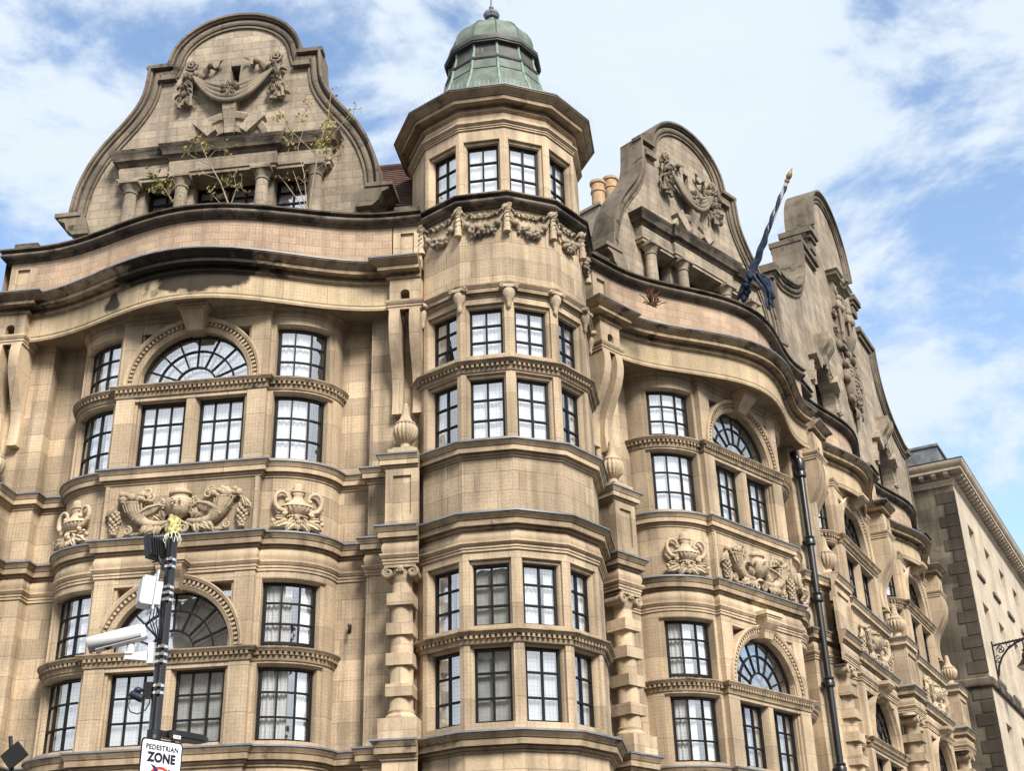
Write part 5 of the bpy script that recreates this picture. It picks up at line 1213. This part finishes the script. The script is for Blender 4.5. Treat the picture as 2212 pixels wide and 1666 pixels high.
# bullet camera
CAM = thing('security_camera', 'white bullet security camera with hood on an arm from the black street pole', 'camera', (PX, PY, 4.22))
Mx = rotm(-.335, .07, 4.405, D2R(14), D2R(-17.5))
sec = [(-.060, -.045), (-.066, -.02), (-.066, .03), (-.055, .055), (-.03, .068), (.03, .068), (.055, .055), (.066, .03), (.066, -.02), (.060, -.045)]
m = MB(Mx); vs = []
for x in (-.20, .20): vs += [(x, a, b) for (a, b) in sec]
n = len(sec); m.add(vs, [list(range(n)), list(range(n, 2 * n))] + [[i, (i + 1) % n, n + (i + 1) % n, n + i] for i in range(n)]); at_pole(m, 'housing', 'white', CAM, 20)
m = MB(Mx); hood = [(-.074, -.03), (-.076, .03), (-.062, .066), (-.035, .078), (.035, .078), (.062, .066), (.076, .03), (.074, -.03)]
vs = []
for x in (-.25, .17): vs += [(x, a, b) for (a, b) in hood]
n = len(hood); m.add(vs, [[i, i + 1, n + i + 1, n + i] for i in range(n - 1)]); ho = at_pole(m, 'sun_hood', 'white', CAM, 25)
ho.modifiers.new('thickness', 'SOLIDIFY').thickness = .004
m = MB(Mx); m.box(-.206, -.201, -.05, .05, -.035, .05); at_pole(m, 'window', 'blackp', CAM, 0)
m = MB(Mx); m.box(.201, .215, -.058, .058, -.04, .055); at_pole(m, 'rear_cap', 'offwhite', CAM, 0)
m = MB(Mx); m.box(-.13, -.07, -.03, .03, -.049, -.044); m.ball((-.1, 0, -.05), .012, 8, 5); at_pole(m, 'underside_sensor', 'blackp', CAM, 0)
m = MB(); m.tube([(-.245, .05, 4.365), (-.245, .05, 4.30)], .032, 14); m.box(-.275, -.215, .015, .085, 4.285, 4.305); at_pole(m, 'swivel', 'white', CAM)
m = MB(); m.prism([(-.28, 4.245), (-.09, 4.225), (-.09, 4.31), (-.28, 4.285)], .02, .075, 'front'); at_pole(m, 'arm', 'white', CAM, 0)
m = MB(); m.box(-.095, -.047, -.055, .075, 4.205, 4.375); at_pole(m, 'mount', 'white', CAM, 0)
# small dark sensor
SEN = thing('sensor', 'small navy sensor with a looping cable clamped to the pole below the camera', 'sensor', (PX, PY, 3.95))
m = MB(); m.box(-.115, -.045, -.035, .035, 3.935, 4.06); at_pole(m, 'clamp_block', 'blackp', SEN, 0)
m = MB(rotm(-.155, .04, 3.945, 0, D2R(25))); m.tube([(-.06, 0, 0), (-.045, 0, 0), (.05, 0, 0)], [.024, .032, .032], 14, up=(0, 1, 0)); at_pole(m, 'barrel', 'greycam', SEN)
m = MB(); m.ball((-.155, .03, 3.995), (.034, .034, .03), 12, 8); m.tube([(-.155, .03, 3.995), (-.10, .03, 4.0)], .015, 8); at_pole(m, 'knob', 'greycam', SEN)
m = MB(); m.tube([(-.205, .04, 3.915), (-.215, .05, 3.87), (-.19, .06, 3.82), (-.13, .06, 3.80), (-.075, .05, 3.83), (-.05, .04, 3.89), (-.05, .03, 3.935)], .0055, 8); at_pole(m, 'cable', 'blackp', SEN)
# flat street lantern reaching away to the right
LED = thing('street_lantern', 'flat dark street lantern jutting from the pole above the pedestrian sign', 'street lamp', (PX, PY, 3.6))
ang = math.atan2(.81, .58)
Mx = Matrix.Translation((.0, 0, 3.635)) @ Matrix.Rotation(ang, 4, 'Z')
m = MB(Mx)
def ell(x0, x1, hw, z0, z1, k=20): return [((x0 + x1) / 2 + (x1 - x0) / 2 * math.copysign(abs(math.cos(2 * PI * i / k)) ** .5, math.cos(2 * PI * i / k)), hw * math.copysign(abs(math.sin(2 * PI * i / k)) ** .5, math.sin(2 * PI * i / k))) for i in range(k)]
m.prism(ell(.10, .52, .095, 0, 0), .012, .042); m.prism(ell(.12, .50, .08, 0, 0), .042, .060); at_pole(m, 'body', 'blackp', LED, 25)
m = MB(Mx); m.prism(ell(.20, .49, .075, 0, 0), .006, .0125); at_pole(m, 'lens', 'leadwall', LED, 25)
m = MB(Mx); m.box(.03, .13, -.03, .03, .0, .05); m.lathe([(.05, -.03), (.056, -.03), (.056, .045), (.05, .045)], 0, 0, 20); at_pole(m, 'spigot', 'blackp', LED, 30)
m = MB(Mx); m.box(.115, .19, .0955, .0975, -.014, .014); 
lab = at_pole(m, 'label_plate', 'white', LED, 0); 
def text(body, size, mat, parent, mw, name, extrude=.0008, off=0.0, sx=1.0):
    c = bpy.data.curves.new(name, 'FONT'); c.body = body; c.size = size; c.extrude = extrude; c.offset = off; c.align_x = 'CENTER'; c.space_character = sx
    o = bpy.data.objects.new(name, c); SC.collection.objects.link(o)
    dg = bpy.context.evaluated_depsgraph_get(); me = bpy.data.meshes.new_from_object(o.evaluated_get(dg)); bpy.data.objects.remove(o)
    me.materials.clear(); me.materials.append(M[mat])
    t = bpy.data.objects.new(name, me); SC.collection.objects.link(t)
    if parent: t.parent = parent; t.matrix_local = mw
    return t
text('V14', .022, 'signk', LED, Matrix.Translation(-LED.location) @ PF @ Mx @ Matrix.Translation((.152, -.0978, -.008)) @ Matrix.Rotation(PI / 2, 4, 'X'), 'lettering')
LO = bpy.data.objects['copper_lantern']
for (ch_, dx, sz) in (('2', -.10, .13), ('J', .0, .15), ('.', .08, .10)):
    text(ch_, sz, 'ribs', LO, Matrix.Rotation(D2R(-15), 4, 'Z') @ Matrix.Translation((dx - .06, -.955, 19.50)) @ Matrix.Rotation(D2R(90 - 7), 4, 'X'), 'scratched_lettering', off=-.002)
# pedestrian zone sign
sd = Vector((.58, .81, 0)).normalized(); sn = Vector((sd.y, -sd.x, 0))
SO = Vector((-2.985, 10.12, 3.035)) + sd * .20 + sn * .035
SF = Matrix.Identity(4)
for i in range(3): SF[i][0] = sd[i]; SF[i][1] = -sn[i]; SF[i][3] = SO[i]
SIGN = thing('traffic_sign', 'white pedestrian zone sign with black border below the street lantern', 'sign', tuple(SO))
def rr(w, h, r, z0, k=6):
    out = []
    for (cx, cz, a0) in ((w / 2 - r, h - r, 0), (-w / 2 + r, h - r, PI / 2), (-w / 2 + r, r, PI), (w / 2 - r, r, 1.5 * PI)):
        out += [(cx + r * math.cos(a0 + PI / 2 * i / k), z0 + cz + r * math.sin(a0 + PI / 2 * i / k)) for i in range(k + 1)]
    return out
def spart(nm, mat, fn, sm=0):
    q = MB(); fn(q); o = q.build(nm, mat, None, None, sm); o.parent = SIGN; o.matrix_local = Matrix.Translation(-SIGN.location) @ SF; return o
spart('border', 'signk', lambda q: q.prism(rr(.41, .56, .035, 0), -.004, .0, 'front')); spart('face', 'signw', lambda q: q.prism(rr(.385, .535, .027, .0125), .0005, .002, 'front'))
spart('back_channel', 'offwhite', lambda q: q.box(-.15, .15, -.03, -.0045, .36, .40))
TX = Matrix.Translation(-SIGN.location) @ SF @ Matrix.Rotation(PI / 2, 4, 'X')
text('PEDESTRIAN', .054, 'signk', SIGN, TX @ Matrix.Translation((0, .478, .0045)), 'lettering', off=.0011, sx=1.08)
text('ZONE', .096, 'signk', SIGN, TX @ Matrix.Translation((0, .388, .0045)), 'lettering', off=.0045, sx=1.05)
ringp = [(.13 * math.cos(2 * PI * i / 48), .225 + .13 * math.sin(2 * PI * i / 48)) for i in range(48)]
spart('red_ring', 'signr', lambda q: q.sweep(ringp, [(0, .0022), (0, .0035), (.022, .0035), (.022, .0022)], closed=True, pclosed=True, mode='front'))
def bike(q):
    P = lambda pts: q.prism([(x, z + .03) for (x, z) in pts], .0037, .0047, 'front')
    P([(-.10, .335), (-.055, .325), (-.02, .29), (.0, .25), (.03, .235), (.02, .215), (-.03, .225), (-.05, .26), (-.065, .30)])
    P([(.0, .27), (.05, .285), (.085, .315), (.10, .30), (.085, .27), (.05, .25), (.01, .245)])
    for (x, z) in ((-.055, .245), (.065, .245)):
        rg = [(x + .028 * math.cos(2 * PI * i / 20), z + .028 * math.sin(2 * PI * i / 20)) for i in range(20)]
        q.sweep(rg, [(0, .0037), (0, .0047), (.009, .0047), (.009, .0037)], closed=True, pclosed=True, mode='front')
    P([(-.085, .10), (-.08, .135), (-.05, .14), (-.035, .165), (.03, .165), (.05, .14), (.08, .135), (.085, .10)])
spart('vehicle_symbol', 'signb', bike)

# black diamond panel on a thin leaning post (bottom left)
DM = thing('diamond_marker', 'black diamond-shaped panel on a thin leaning post at the lower left', 'sign', (-3.88, 10.0, 0))
DF = Matrix.Translation((-3.905, 10.0, 3.465))
def dmp(nm, fn):
    q = MB(); fn(q); o = q.build(nm, 'blackp', None, None, 0); o.parent = DM; o.matrix_local = Matrix.Translation(-DM.location) @ DF
dmp('panel', lambda q: q.prism([(-.105, -.005), (.015, .105), (.105, .005), (-.022, -.105)], -.035, .0, 'front'))
dmp('post', lambda q: q.tube([(-.065, -.052, .152), (-.04, -.052, .02), (.03, -.052, -.35), (.3, -.052, -3.46)], .0165, 10))

# ------------------------------------------------------------------ wall lantern on the neighbouring building
WL = fshift(F2, 15.22 + 1.75, .70)
LAN = thing('wall_lantern', 'black iron street lantern on a scrolled wall bracket, fixed to the cream ashlar building', 'lantern', tuple(WL @ Vector((0, 0, 11.0))))
def lp(nm, mat, fn, sm=35):
    q = MB(); fn(q); o = q.build(nm, mat, None, None, sm); o.parent = LAN; o.matrix_local = Matrix.Translation(-LAN.location) @ WL
def brk(q):
    q.box(-.03, .03, 0, .05, 11.05, 12.28); q.tube([(0, .02, 12.14), (0, 1.15, 12.24)], .035, 8)
    q.tube([(0, .05, 11.12), (0, .12, 11.45), (0, .26, 11.72), (0, .48, 11.96), (0, .75, 12.12), (0, 1.05, 12.22)], .035, 8)
    q.tube([(0, .03, 11.1), (0, .03, 10.85)], [.03, .008], 8)
    for (w, z, r) in ((.26, 11.99, .115), (.53, 12.10, .06), (.14, 11.74, .055), (.10, 11.60, .04)):
        q.tube([(0, w + r * math.cos(2 * PI * i / 20), z + r * math.sin(2 * PI * i / 20)) for i in range(21)], .018, 6, up=(1, 0, 0))
    for i in range(4):
        a = PI / 2 * i; q.tube([(0, .26 + .055 * math.cos(a) + .05 * math.cos(2 * PI * k / 14), 11.99 + .055 * math.sin(a) + .05 * math.sin(2 * PI * k / 14)) for k in range(15)], .012, 5, up=(1, 0, 0))
    for i in range(9): q.ball((0, .15 + .11 * i, 12.19 + .01 * i), .022, 6, 4)
lp('bracket', 'iron', brk)
lp('hanger', 'iron', lambda q: (q.tube([(0, 1.0, 12.24), (0, 1.0, 11.75)], .03, 8), q.lathe([(.05, 11.9), (.09, 11.86), (.05, 11.80), (.11, 11.74), (.14, 11.62), (.09, 11.6)], 0, 1.0, 16)))
lp('shade', 'iron', lambda q: q.lathe([(.10, 11.62), (.15, 11.56), (.22, 11.46), (.30, 11.38), (.33, 11.34), (.33, 11.32), (.30, 11.325)], 0, 1.0, 28))
lp('globe', 'lampglass', lambda q: q.lathe([(.305, 11.33), (.29, 11.27), (.22, 11.2), (.12, 11.165), (.01, 11.155)], 0, 1.0, 24))

# ------------------------------------------------------------------ pigeon netting stretched over the stonework
def netsheet(m, path, z0, z1, closed=False, sp=.0625, r=.0008):
    L = arclen(path); n = max(2, int(L[-1] / sp)); k = max(2, int((z1 - z0) / sp))
    for j in range(k + 1):
        z = z0 + (z1 - z0) * j / k
        pts = [(u, w, z) for (u, w) in path]
        if len(pts) < 12:
            q_ = 6; pts = [tuple(pts[i][c] + (pts[i + 1][c] - pts[i][c]) * t / q_ for c in (0, 1, 2)) for i in range(len(pts) - 1) for t in range(q_)] + [pts[-1]]
        pts = [(u + .003 * math.sin(j * 2.3 + u * 3), w, zz + .007 * math.sin(u * 2.7 + j * .8) + .004 * math.sin(u * 7.1 + j * 1.9)) for (u, w, zz) in pts]
        vs = []
        for (u, w, zz) in pts: vs += [(u, w, zz - r), (u, w, zz + r)]
        m.add(vs, [[2 * i, 2 * i + 2, 2 * i + 3, 2 * i + 1] for i in range(len(pts) - 1)])
    for i in range(n + 1):
        (u, w), a = at_len(path, L, L[-1] * i / n); c, d = math.cos(a) * r, math.sin(a) * r
        m.add([(u - c, w - d, z0), (u + c, w + d, z0), (u + c, w + d, z1), (u - c, w - d, z1)], [[0, 1, 2, 3]])
def netbay(F, P, label):
    m = MB()
    hp = [(P['hf'], 0.0)] + bowpts(P) + [(P['ub'], P['wr']), (P['ub'], P['wb']), (P['ui'], P['wb'])]
    full = offset(mirror(hp) + hp, .035)
    for (z0, z1) in ((Z['sL'] + .03, Z['dL'] - .24), (Z['dL'] + .04, 8.34), (Z['en'] + .05, Z['sU'] - .29), (Z['sU'] + .03, Z['dU'] - .24), (Z['dU'] + .04, 13.25)): netsheet(m, full, z0, z1)
    netsheet(m, offset(serp(P, P['we'], P['wc']), .04), 13.5, 13.88); netsheet(m, offset(serp(P, P['pe'], P['pc']), .03), 14.32, 15.14)
    o = m.build('pigeon_net', 'netw', None, F, 0); tag(o, label, 'net', 'pigeon nets over the facade')
netbay(FL, PA, 'fine dark pigeon net stretched over the bay left of the turret')
netbay(FR, PA, 'fine dark pigeon net stretched over the bay right of the turret')
m = MB(); tp = offset([(1.72 * math.sin(PI / 6 * k), 1.72 * math.cos(PI / 6 * k)) for k in range(-3, 4)], .04)
for (z0, z1) in ((5.5, 6.85), (7.1, 8.38), (9.05, 10.03), (10.35, 11.7), (11.95, 13.18), (13.48, 14.45)): netsheet(m, tp, z0, z1)
o = m.build('pigeon_net', 'netw', None, FT, 0); tag(o, 'fine dark pigeon net stretched around the corner turret', 'net', 'pigeon nets over the facade')
